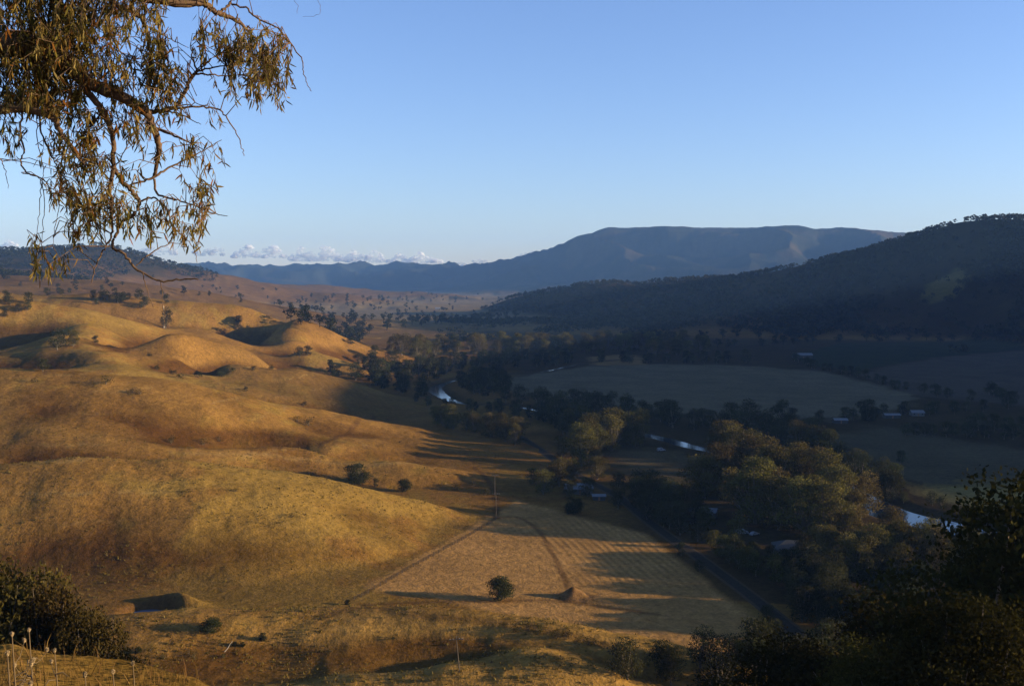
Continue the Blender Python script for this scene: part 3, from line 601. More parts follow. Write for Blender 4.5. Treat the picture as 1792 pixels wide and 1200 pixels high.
# belts and groups: many look-alikes
LBL = {
 'road': ('olive gum in the row between the golden slope and the river road', 'gums in the row above the river road'),
 'mid': ('sunlit brown gum near the river', 'sunlit gums along the near side of the river'),
 'house': ('gum at the white farmhouse', 'gums round the white farmhouse'),
 'yard': ('tree lining the road by the tin roofed shed', 'dark trees between road and shed'),
 'big': ('large gum in the dense river grove behind the tin roofed shed', 'large gums in the river grove'),
 'low': ('shaded gum in the thick wood below the river pool', 'gums in the wood below the river pool'),
 'far': ('dark tree on the far river bank', 'dark trees on the far bank'),
 'wood': ('dark tree in the mid valley wood', 'trees in the mid valley wood'),
 'gold': ('brownish gum in the long mid valley stand', 'brownish gums across the mid valley'),
 'block': ('tree in the black planted block', 'planted block of trees'),
 'hedge': ('small tree dotted between shaded paddocks', 'trees in the dotted line between paddocks'),
 'side': ('green sapling in the lit row right of the road', 'saplings in the lit row right of the road'),
 'plain': ('far off tree scattered over the sunlit plain', 'trees on the sunlit plain'),
 'line': ('tree in the dark line across the valley', 'trees in the dark line across the valley'),
 'foot': ('small tree at the wooded ridge foot', 'trees at the foot of the wooded ridge'),
 'bot': ('dark tree at the bottom edge right of the near knoll', 'trees at the bottom edge'),
 'hill': ('small far tree dotted over the brown slopes at the left', 'trees on the far left slopes')}
def B(kind, key, pts, lb=None, **k): belt(kind, pts, lb or LBL[key][0], LBL[key][1], **k)
B(gum, 'road', [(770,742),(800,752),(850,762),(900,775),(950,792),(985,806)], hm=(12, 17), sp=8, jit=4)
B(gum, 'mid', [(1010,812),(1045,792),(1080,776),(1130,778),(1170,786)], LBL['mid'][0]+', left of the clearing', hm=(17.2, 24.8), sp=8, jit=7)
B(gum, 'mid', [(1185,800),(1240,806),(1290,822),(1320,830)], LBL['mid'][0]+', between the clearing and the water', hm=(18.4, 26.0), sp=8, jit=7)
B(gum, 'mid', [(1380,800),(1430,800),(1460,810)], LBL['mid'][0]+', beyond the grove in deeper shade', hm=(17.2, 22.4), sp=9, jit=6)
B(gum, 'house', [(955,862),(985,850),(1015,838),(1055,838)], LBL['house'][0]+', in front of the house', hm=(11, 16), sp=7, jit=4)
B(gum, 'house', [(985,826),(1010,815),(1040,815)], LBL['house'][0]+', behind the house', hm=(10, 13), sp=8, jit=4)
putp(gum, 998, 872, 34, 'gum half hiding the left end of the white farmhouse'); putp(gum, 1028, 868, 36, 'gum in front of the right end of the white farmhouse'); putp(dark, 1222, 915, 26, 'dark tree before the pale tin roofed shed')
B(dark, 'yard', [(1065,880),(1100,868),(1140,880),(1175,895)], LBL['yard'][0]+', around the farmhouse end', hm=(10, 14), sp=6.5, jit=4)
B(dark, 'yard', [(1088,892),(1150,925),(1185,945),(1210,950)], LBL['yard'][0]+', along the road edge', hm=(8, 12), sp=6, jit=3)
B(green, 'yard', [(1240,925),(1275,945)], LBL['yard'][0]+', pale ones next to the shed', hm=(8, 10), sp=7, jit=3)
B(gum, 'big', [(1215,872),(1260,868),(1310,866),(1360,880)], 'large gum at the left end of the river grove above the tin roofed shed', hm=(18.4, 26.0), sp=7, jit=6)
B(gum, 'big', [(1300,905),(1350,915),(1400,930),(1440,945)], 'large dark based gum on the near side of the river grove', hm=(20.7, 28.3), sp=6.5, jit=6)
B(gum, 'big', [(1310,855),(1370,862),(1420,880),(1470,905),(1490,920)], 'large gum in the middle of the river grove', hm=(19.5, 27.1), sp=8, jit=6)
B(gum, 'low', [(1440,915),(1480,930),(1505,938)], 'tall gum on the near bank hiding the left end of the river pool', hm=(16.1, 21.2), sp=6, jit=3)
B(gum, 'low', [(1440,942),(1500,948),(1545,955)], 'gum in front of the river pool, at the end of the grove', hm=(12.6, 17.7), sp=6, jit=5)
B(gum, 'low', [(1430,985),(1500,995),(1570,1000),(1640,1000),(1720,1000)], 'olive gum in the thick wood just below the river pool', hm=(12.6, 17.7), sp=5, jit=5)
B(gum, 'low', [(1480,1010),(1560,1015),(1650,1015),(1760,1010)], 'olive gum in the second row of the wood below the river pool', hm=(12.6, 17.7), sp=5, jit=4)
B(dark2, 'low', [(1450,1030),(1530,1040),(1620,1050),(1720,1050)], 'dark tree in the middle of the wood below the river pool', hm=(11, 15), sp=5, jit=5)
B(dark2, 'low', [(1430,1065),(1520,1075),(1600,1080),(1700,1085)], 'dark tree in the lower rows of the wood near the corner gums', hm=(10, 14), sp=5, jit=5)
B(dark2, 'low', [(1390,1085),(1450,1100),(1540,1110),(1640,1120),(1760,1120)], 'dark tree in the lowest row of the wood above the near gums', hm=(11, 15), sp=5.5, jit=5)
B(dark2, 'low', [(1380,1145),(1460,1160),(1560,1180)], 'dark tree at the road end of the wood, bottom right', hm=(10, 14), sp=6, jit=6)
B(dark2, 'low', [(1400,975),(1440,985)], 'dark tree right beside the grey hip roofed house', hm=(7, 10), sp=6, jit=2)
B(dark, 'far', [(1265,772),(1320,775),(1390,790),(1450,812),(1500,835),(1530,855)], LBL['far'][0]+', right of the big bend above the pool', hm=(10, 15), sp=8, jit=7)
B(dark, 'far', [(1010,712),(1060,722),(1130,735),(1200,752),(1280,758),(1370,768),(1440,790)], LBL['far'][0]+', along the edge of the big grey paddock', hm=(12, 18), sp=10, jit=8)
B(dark, 'far', [(1230,745),(1280,745),(1380,745)], LBL['far'][0]+', standing forward of the grey paddock', hm=(12, 18), sp=12, jit=6)
B(dark, 'far', [(1590,880),(1640,888),(1700,900),(1760,915)], LBL['far'][0]+', low on the bank by the pool', hm=(4, 7), sp=7, jit=3)
B(dark, 'far', [(880,705),(920,712),(970,728),(1000,745),(1010,770)], LBL['far'][0]+', left end behind the road gums', hm=(13, 19), sp=10, jit=8)
B(dark2, 'wood', [(570,655),(620,664),(680,678),(730,690),(760,700)], LBL['wood'][0]+', along the foot of the dark spur', hm=(14, 20), sp=12, jit=10)
B(dark2, 'wood', [(690,662),(740,660),(800,650),(870,645),(930,642)], LBL['wood'][0]+', around the upper river pool', hm=(15, 22), sp=11, jit=12)
B(dark2, 'wood', [(800,690),(850,692),(890,685),(850,665),(810,680)], LBL['wood'][0]+', behind the narrow water glint', hm=(15, 20), sp=11, jit=10)
B(dark2, 'wood', [(960,640),(1010,634),(1060,634),(1130,636),(1200,636),(1300,636)], LBL['wood'][0]+', along the top edge of the grey paddock', hm=(12, 18), sp=14, jit=9)
B(dark2, 'wood', [(640,645),(700,650),(760,645),(820,640),(900,632),(980,626)], LBL['wood'][0]+', on the lit knob side', hm=(14, 20), sp=13, jit=12)
B(gum, 'gold', [(700,628),(760,622),(830,620),(900,618),(980,618),(1050,616),(1120,614),(1170,618)], LBL['gold'][0]+', front row', hm=(19.5, 29.5), sp=13, jit=14)
B(gum, 'gold', [(720,615),(800,612),(900,608),(1000,608),(1090,606),(1200,606)], LBL['gold'][0]+', back row', hm=(17.2, 26.0), sp=17, jit=16)
B(gum, 'gold', [(1140,625),(1200,620),(1240,616)], LBL['gold'][0]+', right end near the long shed', hm=(18.4, 26.0), sp=14, jit=9)
B(dark, 'block', [(1582,762),(1650,764),(1720,766),(1830,772)], LBL['block'][0]+', front row', hm=(8, 10), sp=5.5, jit=2)
B(dark, 'block', [(1700,752),(1780,756),(1850,760)], LBL['block'][0]+', back row', hm=(9, 12), sp=6, jit=3)
B(dark, 'hedge', [(1390,632),(1450,650),(1510,662),(1570,680),(1640,692),(1700,702)], LBL['hedge'][0]+', upper row toward the ridge', hm=(7, 11), sp=16, jit=8)
B(dark, 'hedge', [(1400,742),(1470,736),(1560,728),(1640,724),(1730,720)], LBL['hedge'][0]+', lower row toward the river', hm=(7, 11), sp=11, jit=6)
B(dark, 'hedge', [(1735,690),(1760,705),(1770,715)], LBL['hedge'][0]+', far right corner', hm=(9, 12), sp=14, jit=4)
B(green, 'side', [(1244,972),(1270,985),(1300,1000),(1330,1012),(1352,1015)], LBL['side'][0]+', front row', hm=(6.5, 9), sp=4.5, jit=1.5)
B(green, 'side', [(1255,958),(1290,975),(1320,990)], LBL['side'][0]+', back row', hm=(6, 8.5), sp=7, jit=2.0)
B(far_t, 'line', [(560,582),(640,580),(700,575),(770,568),(830,562),(900,556)], LBL['line'][0]+', nearer row', hm=(13, 20), sp=26, jit=22)
B(far_t, 'line', [(540,570),(620,568),(700,562),(780,556)], LBL['line'][0]+', farther row', hm=(12, 18), sp=30, jit=25)
B(far_t, 'foot', [(1080,590),(1130,592),(1180,594),(1230,592),(1300,590),(1400,598)], LBL['foot'][0]+', right above the gold stand', hm=(12, 18), sp=20, jit=16)
B(far_t, 'foot', [(950,585),(1050,575),(1150,578)], LBL['foot'][0]+', in the open strip', hm=(11, 16), sp=45, jit=30)
B(far_t, 'foot', [(1240,608),(1340,606),(1430,600),(1550,597),(1680,594),(1792,592)], LBL['foot'][0]+', along the flat below the ridge', hm=(11, 16), sp=24, jit=14)
scatter(far_t, [(560,517),(880,514),(880,522),(780,548),(700,556),(600,570),(540,560),(470,530)], 120, *LBL['plain'], hm=(9, 17), mind=4)
scatter(far_t, [(300,500),(500,510),(520,540),(470,540),(400,528),(300,515)], 18, *LBL['hill'], hm=(8, 15), mind=4)
scatter(far_t, [(0,470),(260,480),(300,500),(260,512),(0,508)], 14, *LBL['hill'], hm=(8, 14), mind=4)
scatter(dark, [(150,518),(260,520),(300,530),(250,550),(170,535)], 12, 'dark tree in the wooded shadow behind the upper left hill', 'trees behind the upper left hill', hm=(8, 13), mind=8)
scatter(dark, [(0,520),(60,520),(40,560),(0,570)], 6, 'dark tree at the left edge on the upper hill', 'dark trees on the upper hill at the left edge', hm=(7, 12), mind=8)
scatter(dark, [(80,500),(270,505),(300,520),(80,520)], 8, 'tree on the skyline of the upper left hill', 'skyline trees on the upper left hill', hm=(8, 12), mind=6)
B(dark, 'bot', [(1110,1195),(1160,1190),(1230,1180),(1290,1180),(1350,1175)], LBL['bot'][0]+', left part', hm=(7, 10), sp=5.5, jit=3)
B(dark, 'bot', [(1240,1200),(1320,1190),(1400,1195),(1500,1198)], LBL['bot'][0]+', right part', hm=(9, 13), sp=6, jit=4)
belt(dark2, [(868,722),(905,728),(950,737),(990,748)], 'dark tree on the near bank hiding the river behind the road gums', 'dark trees hiding the river', hm=(10,14), sp=8, jit=4)
belt(dark2, [(735,704),(760,712),(800,716),(850,722)], 'dark tree on the near bank below the upper river pool', 'dark trees below the upper river pool', hm=(8,11), sp=10, jit=4)
scatter(dark, [(1065,862),(1200,880),(1225,905),(1200,945),(1130,915)], 22, 'dark tree filling the ground between road and tin roofed shed', 'dark trees filling the roadside yard', hm=(8,12), mind=8)
scatter(dark, [(1260,940),(1370,975),(1400,1040),(1330,1000)], 9, 'dark bush on the shaded flat near the hip roofed house', 'bushes near the hip roofed house', hm=(3,6), mind=14)
scatter(dark2, [(1370,1010),(1480,1010),(1500,1120),(1400,1100)], 34, 'dark tree in the shaded corner between road and wood', 'dark trees between road and wood', hm=(8,13), mind=8)
DS = ('dry brown shrub on the golden hill faces', 'dry shrubs on the golden hill faces')
for px, py, h_ in ((540,745,16),(520,738,10),(245,690,12),(232,686,8),(185,672,16),(62,668,9),(300,775,14),(355,778,12),(385,772,10),(800,858,14),(830,852,12),(850,866,13),(412,860,8),(330,862,8),(870,800,6),(700,775,5),(510,905,9),(740,1128,6)):
    putp(dry, px, py, h_, DS[0], 'shrub', DS[1], sx=1.4)
belt(dry, [(875,1098),(920,1102),(970,1112),(1030,1128),(1090,1148),(1150,1172)], 'dry shrub in the scrubby strip across the right of the near knoll', 'dry shrubs in the strip on the near knoll', hm=(1.2, 2.6), sp=1.9, jit=1.6, cat='shrub')
belt(dry, [(250,1150),(300,1140),(360,1135),(390,1150),(330,1155)], 'low dry shrub in the hollow below the dam', 'dry shrubs below the dam', hm=(.8, 1.8), sp=2.2, jit=2.5, cat='shrub')
# gully scrub
for pts in ([(268,625),(290,640),(305,655)], [(330,662),(400,656),(480,647)], [(430,688),(520,700)]):
    belt(shrub, pts, 'low scrub bush in the gully between the left hills', 'scrub in the left gullies', hm=(2.5, 5), sp=14, jit=6, cat='bush')
# wooded ridge: a far-off wood that reads as one mass
def blobwood(name, pts, hs, label, leaves=26, lf=3.4):
    rng = np.random.default_rng(99); n_ = len(pts); P0 = np.repeat(pts, leaves, 0); H = np.repeat(hs, leaves)
    d = rdir(n_*leaves, rng, 0.5); rad = rng.uniform(0.6, 1.0, n_*leaves); p = P0+d*(rad*H*0.42)[:, None]*np.array([1.1, 1.1, 0.85]); p[:, 2] += H*0.55
    V, Fq = leaf_quads(p, lf, rng, 0.8); V = V.reshape(-1, 4, 3); V = (V-p[:, None])*(H/12)[:, None, None]+p[:, None]; V = V.reshape(-1, 3)
    lum = np.repeat(rng.uniform(0.6, 1.4, n_), leaves)*rng.uniform(.8, 1.2, n_*leaves); col = np.repeat(np.stack([lum*1.05, lum, lum*.95], 1), 4, 0)
    o_ = obj(name, mesh(name, V, Fq, L_WOOD, False, col)); tag(o_, label, 'forest', kind='stuff'); return o_
rng = np.random.default_rng(5)
N = 60000; t_ = rng.uniform(-0.07, 0.50, N); r_ = np.exp(rng.uniform(math.log(1550), math.log(3700), N)); X, Y = r_*np.sin(t_), r_*np.cos(t_); Z = height(X, Y)
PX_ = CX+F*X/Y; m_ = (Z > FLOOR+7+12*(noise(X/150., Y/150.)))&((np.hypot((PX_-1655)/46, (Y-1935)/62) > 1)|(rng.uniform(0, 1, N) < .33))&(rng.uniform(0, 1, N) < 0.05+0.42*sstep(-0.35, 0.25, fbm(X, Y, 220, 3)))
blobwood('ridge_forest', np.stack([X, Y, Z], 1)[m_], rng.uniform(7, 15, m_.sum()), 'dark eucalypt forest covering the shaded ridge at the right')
N = 9000; t_ = rng.uniform(-0.50, -0.27, N); r_ = np.exp(rng.uniform(math.log(2300), math.log(4200), N)); X, Y = r_*np.sin(t_), r_*np.cos(t_); Z = height(X, Y)
m_ = (Z > FLOOR+125+80*noise(X/300., Y/300.))&(rng.uniform(0, 1, N) < 0.6)
blobwood('range_forest', np.stack([X, Y, Z], 1)[m_], rng.uniform(9, 16, m_.sum()), 'forest on the high range at the far left')
# unseen gums added past the right edge as shade, and the near grove at the lower right
nearp = [make_tree('near_gum_tree', 81+k, L_NEAR, h=20., w=w_, ncl=30, nl=42000, leaf=0.30, base=0.16, clr=.17, droop=.45, tr=.02) for k, w_ in enumerate([17, 13])]
near = Kind(nearp)
def put_near(px, top, d, label, sx=1.0, group=None, cat='tree', idx=None, kd=near):
    p = P(px, top, d); z = hgt(p[0], p[1]); return kd.put(p[0], p[1], p[2]-z+.5, label, cat, group, sx, idx=idx)
put_near(1885, 862, 92, 'tallest dark gum filling the lower right corner', 1.05, idx=0)
put_near(1815, 965, 100, 'dark gum left of the tallest one in the lower right corner', 1.1, idx=1)
put_near(1600, 1062, 112, 'lower dark gum with drooping leaves near the bottom edge', 1.2, idx=0)
put_near(1700, 1075, 70, 'nearest dark gum at the bottom right edge', 1.1, idx=1)
put_near(1400, 1130, 120, 'small dark gum left of the drooping one at the bottom edge', 1.2, idx=0)
put_near(1560, 1150, 75, 'short near gum at the bottom edge under the drooping one', 1.3, idx=1)
for k, (x, y, h_) in enumerate([(78, 40, 24), (85, 80, 24), (60, 20, 22), (100, 60, 24)]): near.put(x, y, h_, 'unseen dark gum added outside the right edge for shade', 'tree', 'unseen shade gums past the right edge')
leftp = [make_tree('near_scrub_tree', 91+k, L_SCRUB, h=14., w=w_, ncl=34, nl=30000, leaf=0.27, base=0.04, clr=.15, droop=.4, tr=.018) for k, w_ in enumerate([11, 9])]
nl_ = Kind(leftp)
put_near(20, 1000, 100, 'tallest shaggy tree of the clump at the lower left', .75, idx=0, kd=nl_)
put_near(95, 1030, 96, 'shaggy tree in the middle of the lower left clump', .72, idx=1, kd=nl_)
put_near(150, 1075, 92, 'low shaggy tree at the right end of the lower left clump', .72, idx=0, kd=nl_)
put_near(-60, 970, 95, 'shaggy tree cut by the left edge of the view', .9, idx=1, kd=nl_)
for kd in (dry, gum, dark, dark2, roundt, green, shrub, far_t, near, nl_): kd.drop()
# ------------------------------------------------------------------ buildings, poles, vehicles
def simple_mat(name, col, rough=0.8, spec=0.3, metal=0.0, vary=0.2, sc=1.5):
    m, nt, b = nmat(name); tc = nt.nodes.new('ShaderNodeTexCoord'); rgb = nt.nodes.new('ShaderNodeRGB'); rgb.outputs[0].default_value = (*col, 1)
    n_ = nz(nt, sc, 5, 0.65, tc.outputs['Object']); c = mulcol(nt, rgb.outputs[0], n_.outputs['Fac'], 1-vary, 1+vary); nt.links.new(c, b.inputs['Base Color'])
    b.inputs['Roughness'].default_value = rough; b.inputs['Specular IOR Level'].default_value = spec; b.inputs['Metallic'].default_value = metal; return m
M_TIN = simple_mat('tin_roof', (0.13, 0.135, 0.14), 0.85, 0.1, 0.0); M_WALL = simple_mat('weatherboard', (0.11, 0.108, 0.10)); M_GREY = simple_mat('grey_roof', (0.06, 0.058, 0.055), 0.9, .05)
M_GLASS = simple_mat('window_glass', (0.02, 0.025, 0.03), 0.1, 0.6); M_DOOR = simple_mat('door_paint', (0.18, 0.10, 0.06)); M_POLE = simple_mat('pole_timber', (0.07, 0.052, 0.038)); M_WHITE = simple_mat('white_paint', (0.20, 0.205, 0.21), 0.8, 0.1, 0, .06)
M_TYRE = simple_mat('tyre_rubber', (0.02, 0.02, 0.02)); M_BRICKW = simple_mat('rendered_wall', (0.08, 0.065, 0.05))
def boxv(x0, x1, y0, y1, z0, z1):
    V = np.array([(x, y, z) for z in (z0, z1) for y in (y0, y1) for x in (x0, x1)], float)
    return V, np.array([(0, 2, 3, 1), (4, 5, 7, 6), (0, 1, 5, 4), (2, 6, 7, 3), (0, 4, 6, 2), (1, 3, 7, 5)])
def house(name, px, py, L, Wd, wall_h, pitch_h, label, roofm, wallm, rz=0.0, hip=0.0, nwin=3, cat='house', p=None, parts=True):
    p = at_base(px, py) if p is None else p; z = min(hgt(p[0]+a_, p[1]+b_) for a_ in (-L/3, 0, L/3) for b_ in (-Wd/3, 0, Wd/3))
    r_ = empty(name, (p[0], p[1], z), rz); l, w = L/2, Wd/2
    V, Fq = boxv(-l, l, -w, w, -1.0, wall_h)
    if hip == 0:
        gv = np.array([(-l, -w, wall_h), (-l, w, wall_h), (-l, 0, wall_h+pitch_h*0.97), (l, -w, wall_h), (l, w, wall_h), (l, 0, wall_h+pitch_h*.97)]); gf = np.array([(0, 2, 1, 1), (3, 4, 5, 5)])[:, :3]
        obj('wall', mesh('wall', np.concatenate([V, gv]), [Fq, gf+8], wallm), r_)
    else: obj('wall', mesh('wall', V, Fq, wallm), r_)
    e = 0.5; zz = wall_h-0.12; rl_ = l+e-hip
    top = np.array([(-l-e, -w-e, zz), (l+e, -w-e, zz), (l+e, w+e, zz), (-l-e, w+e, zz), (-rl_, 0, wall_h+pitch_h), (rl_, 0, wall_h+pitch_h)])
    bot = top-np.array([0, 0, 0.12]); Vr = np.concatenate([top, bot])
    Fr4 = np.array([(0, 1, 5, 4), (2, 3, 4, 5), (7, 6, 10, 11), (9, 8, 11, 10), (0, 6, 7, 1), (2, 8, 9, 3), (1, 7, 8, 2), (3, 9, 6, 0)]); Fr3 = np.array([(3, 0, 4), (1, 2, 5), (6, 9, 10), (8, 7, 11)])
    if hip == 0: Fr3 = np.zeros((0, 3), int); Fr4 = np.concatenate([Fr4[:6], [(0, 4, 10, 6), (4, 3, 9, 10), (1, 7, 11, 5), (5, 11, 8, 2)]])
    rf = obj('roof', mesh('roof', Vr, [Fr4, Fr3] if len(Fr3) else [Fr4], roofm), r_)
    if parts:
        for k in range(nwin):
            x = -l+L*(k+0.5+0.0)/(nwin)+0.0
            if k == nwin//2:
                V2, F2_ = boxv(x-.45, x+.45, -w-.03, -w+.05, 0.05, 2.1); obj('door', mesh('door', V2, F2_, M_DOOR), r_)
            else:
                V2, F2_ = joinm([boxv(x-.7, x+.7, -w-.05, -w+.04, 1.0, 1.08), boxv(x-.7, x+.7, -w-.05, -w+.04, 2.0, 2.08), boxv(x-.7, x-.62, -w-.05, -w+.04, 1.08, 2.0), boxv(x+.62, x+.7, -w-.05, -w+.04, 1.08, 2.0)])
                f_ = obj('window', mesh('window', V2, F2_, M_WHITE), r_); V3, F3_ = boxv(x-.62, x+.62, -w-.02, -w+.03, 1.08, 2.0); obj('pane', mesh('pane', V3, F3_, M_GLASS), f_)
    tag(r_, label, cat); return r_
house('farmhouse', 1012, 862, 12, 8, 2.7, 2.0, 'white farmhouse under gums at the top of the ploughed field', M_TIN, M_WALL, rz=0.15, nwin=3)
house('farm_shed', 1048, 874, 5.5, 4, 2.1, 0.7, 'small bluish shed right of the white farmhouse', M_TIN, M_GREY, nwin=1, cat='shed')
house('farm_shed', 1232, 903, 10.5, 7, 2.7, 1.2, 'pale tin roofed shed among dark trees right of the road', M_TIN, M_BRICKW, rz=-0.35, nwin=3, cat='shed')
house('farmhouse', 1385, 968, 13, 11, 2.6, 2.4, 'grey hip roofed house below the river grove', M_GREY, M_BRICKW, rz=-0.2, hip=5.0, nwin=3)
house('long_shed', 1404, 626, 24, 12, 4.0, 2.4, 'long pale shed below the wooded ridge', M_TIN, M_GREY, nwin=3, cat='shed')
house('farmhouse', 1604, 727, 9, 7, 2.6, 1.6, 'brightest small white roof among paddock trees at the right', M_TIN, M_WALL, nwin=3)
house('farm_shed', 1560, 731, 11, 6, 2.4, 1.0, 'low dim shed left of the small white roof at the right', M_TIN, M_GREY, nwin=1, cat='shed')
house('farm_shed', 1470, 740, 9, 6, 2.4, 1.2, 'dim shed by the paddock edge, leftmost of the three roofs in a row', M_TIN, M_GREY, nwin=1, cat='shed')
house('farmhouse', 766, 541, 17, 12, 4, 3, 'far white homestead on the sunlit plain', M_WHITE, M_WHITE, nwin=3)
def vehicle(name, px, py, label, kind='van', rz=0.3):
    p = at_base(px, py); r_ = empty(name, (p[0], p[1], p[2]), rz); L, Wd, H = (4.9, 1.9, 2.0) if kind == 'van' else (4.4, 1.75, 1.42)
    prof = [(-L/2, .35), (-L/2+.05, H*.55), (-L/2+.25, H*.93), (-L/2+.6, H), (L*.12, H), (L*.27, H*.62), (L*.47, H*.5), (L/2, H*.35), (L/2, .35)]
    if kind == 'car': prof = [(-L/2, .35), (-L/2, .85), (-L*.36, .92), (-L*.25, H), (L*.08, H), (L*.23, .95), (L*.45, .8), (L/2, .6), (L/2, .35)]
    n_ = len(prof); V = np.array([(x, s*Wd/2*(.88 if z > H*.7 else 1), z) for s in (-1, 1) for x, z in prof]); i = np.arange(n_); j = (i+1) % n_
    me = bpy.data.meshes.new('body'); me.from_pydata([tuple(v) for v in V], [], [tuple(range(n_))[::-1], tuple(range(n_, 2*n_))]+[(a_, b_, b_+n_, a_+n_) for a_, b_ in zip(i.tolist(), j.tolist())]); me.materials.append(M_WHITE)
    obj('body', me, r_)
    for s in (-1, 1):
        V2, F2_ = boxv(-L*.2, L*.06, s*Wd*.445-.02, s*Wd*.445+.06*s, H*.64, H*.88); obj('side_window', mesh('side_window', V2, F2_, M_GLASS), r_)
        for x in (-L*.3, L*.31):
            V3, F3_ = tube([(x, s*(Wd/2-.2), .33), (x, s*(Wd/2-.19), .33), (x, s*(Wd/2+.02), .33), (x, s*(Wd/2+.03), .33)], [.02, .33, .33, .02], 16); obj('wheel', mesh('wheel', V3, F3_, M_TYRE), r_)
    tag(r_, label, 'van' if kind == 'van' else 'car'); return r_
vehicle('parked_van', 1157, 789, 'small white van in the clearing on the near side of the river'); vehicle('parked_van', 1299, 934, 'left one of two white vehicles by the river grove', rz=.1); vehicle('parked_car', 1320, 936, 'right one of two white vehicles by the river grove', 'car', rz=.6)
def pole(name, px, pyb, hpx, label, arm=True, lean=0.0, mat=M_POLE, r0=.13):
    p = at_base(px, pyb); h_ = hpx*p[1]/F; r_ = empty(name, (p[0], p[1], p[2])); r_.rotation_euler = (0, lean, 0)
    V, Fq = tube([(0, 0, -.5), (0, 0, h_*.5), (0, 0, h_)], [r0, r0*.85, r0*.65], 10); obj('trunk' if mat is PALEBARK else 'pole_shaft', mesh('pole_shaft', V, Fq, mat, True), r_)
    if arm:
        V, Fq = boxv(-1.55, 1.55, -.26, -.14, h_-.75, h_-.58); c = obj('cross_arm', mesh('cross_arm', V, Fq, mat), r_); c.rotation_euler = (0, -0.0, 0)
        for x in (-1.4, -.7, .7, 1.4):
            V, Fq = tube([(x, -.2, h_-.59), (x, -.2, h_-.53), (x, -.2, h_-.45), (x, -.2, h_-.38)], [.05, .07, .07, .03], 8); obj('insulator', mesh('insulator', V, Fq, M_WHITE, True), r_)
    tag(r_, label, 'tree' if mat is PALEBARK else 'pole'); return r_
pole('power_pole', 804, 1174, 64, 'timber power pole with tilted cross arm on the near knoll', lean=-0.09)
pole('power_pole', 868, 908, 48, 'slim power pole at the upper corner of the ploughed field')
pole('power_pole', 866, 872, 44, 'dark far power pole above the corner of the ploughed field', arm=True)
pole('bare_tree', 287, 573, 38, 'pale bare upright trunk among shaded trees on the left hills', arm=False, mat=PALEBARK, r0=.5)
# wire fence along the foot of the big golden hill
fl = TRACKS[0][0]; sg = np.concatenate([[0], np.cumsum(np.hypot(*np.diff(fl, axis=0).T))]); tt = np.arange(0, sg[-1], 4.2); fx = np.interp(tt, sg, fl[:, 0])+1.3; fy = np.interp(tt, sg, fl[:, 1])+.6; fz = height(fx, fy)
fr = empty('fence', (fx[0], fy[0], fz[0])); o0 = np.array([fx[0], fy[0], fz[0]])
Vp, Fp = tube([(0, 0, -.3), (0, 0, .6), (0, 0, 1.25)], [.10, .09, .08], 7); pm = mesh('post', Vp, Fp, M_POLE, True)
for a_ in zip(fx, fy, fz): obj('post', pm, fr, tuple(np.array(a_)-o0))
V, Fq = joinm([tube(np.column_stack([fx, fy, fz+hh])-o0, .012, 4) for hh in (.35, .7, 1.1)]); obj('wire', mesh('wire', V, Fq, M_GREY, True), fr)
tag(fr, 'post and wire fence along the foot of the big golden hill', 'fence')
# fallen pale log and a dead branch
def stick(name, pts, rad, mat, label, cat):
    V, Fq = tube(pts-pts[0], rad, 7); o_ = obj(name, mesh(name, V, Fq, mat, True), None, tuple(pts[0])); tag(o_, label, cat); return o_
a_ = at_base(1484, 978); b_ = at_base(1496, 990); stick('fallen_log', np.array([a_+[0, 0, .5], (a_+b_)/2+[0, 0, .8], b_+[0, 0, .4]]), [.35, .3, .15], PALEBARK, 'pale fallen log lying in the river wood', 'log')
a_ = at_base(393, 1140); s_ = a_[1]/F; stick('dead_branch', np.array([a_, a_+[6*s_, 0, 7*s_], a_+[10*s_, 0, 14*s_], a_+[14*s_, .3, 19*s_]]), [.12, .09, .06, .03], PALEBARK, 'pale dead branch sticking up from the near knoll', 'branch')
# ------------------------------------------------------------------ dry grass tussocks on the hills, blades on the near bank
G_DRY = leaf_mat('dry_grass', (0.145, 0.094, 0.028), 0.3, 0.0)
def tufts(name, X, Y, Z, hs, nb, wd, rng, label, bend=.35):
    n_ = len(X); k = n_*nb; bx = np.repeat(X, nb)+rng.normal(size=k)*np.repeat(hs, nb)*.35; by = np.repeat(Y, nb)+rng.normal(size=k)*np.repeat(hs, nb)*.35; bz = np.repeat(Z, nb)-.03
    a_ = rng.uniform(0, 6.28, k); H = np.repeat(hs, nb)*rng.uniform(.55, 1.15, k); w_ = H*wd; ox, oy = rng.normal(size=k)*H*bend, rng.normal(size=k)*H*bend
    A_ = np.stack([bx-np.cos(a_)*w_, by-np.sin(a_)*w_, bz], 1); B_ = np.stack([bx+np.cos(a_)*w_, by+np.sin(a_)*w_, bz], 1)
    m1 = np.stack([bx+ox*.35, by+oy*.35, bz+H*.6], 1); dv = np.stack([np.cos(a_)*w_*.6, np.sin(a_)*w_*.6, a_*0], 1); T_ = np.stack([bx+ox, by+oy, bz+H], 1)
    V = np.stack([A_, B_, m1+dv, m1-dv, T_], 1).reshape(-1, 3); i = np.arange(k)*5
    l_ = np.repeat(rng.uniform(.6, 1.3, n_), nb)*rng.uniform(.8, 1.2, k); col = np.repeat(np.stack([l_, l_*rng.uniform(.9, 1.05, k), l_*.95], 1), 5, 0)
    o_ = obj(name, mesh(name, V, [np.stack([i, i+1, i+2, i+3], 1), np.stack([i+3, i+2, i+4], 1)], G_DRY, False, col)); tag(o_, label, 'grass', kind='stuff'); return o_
rng = np.random.default_rng(21)
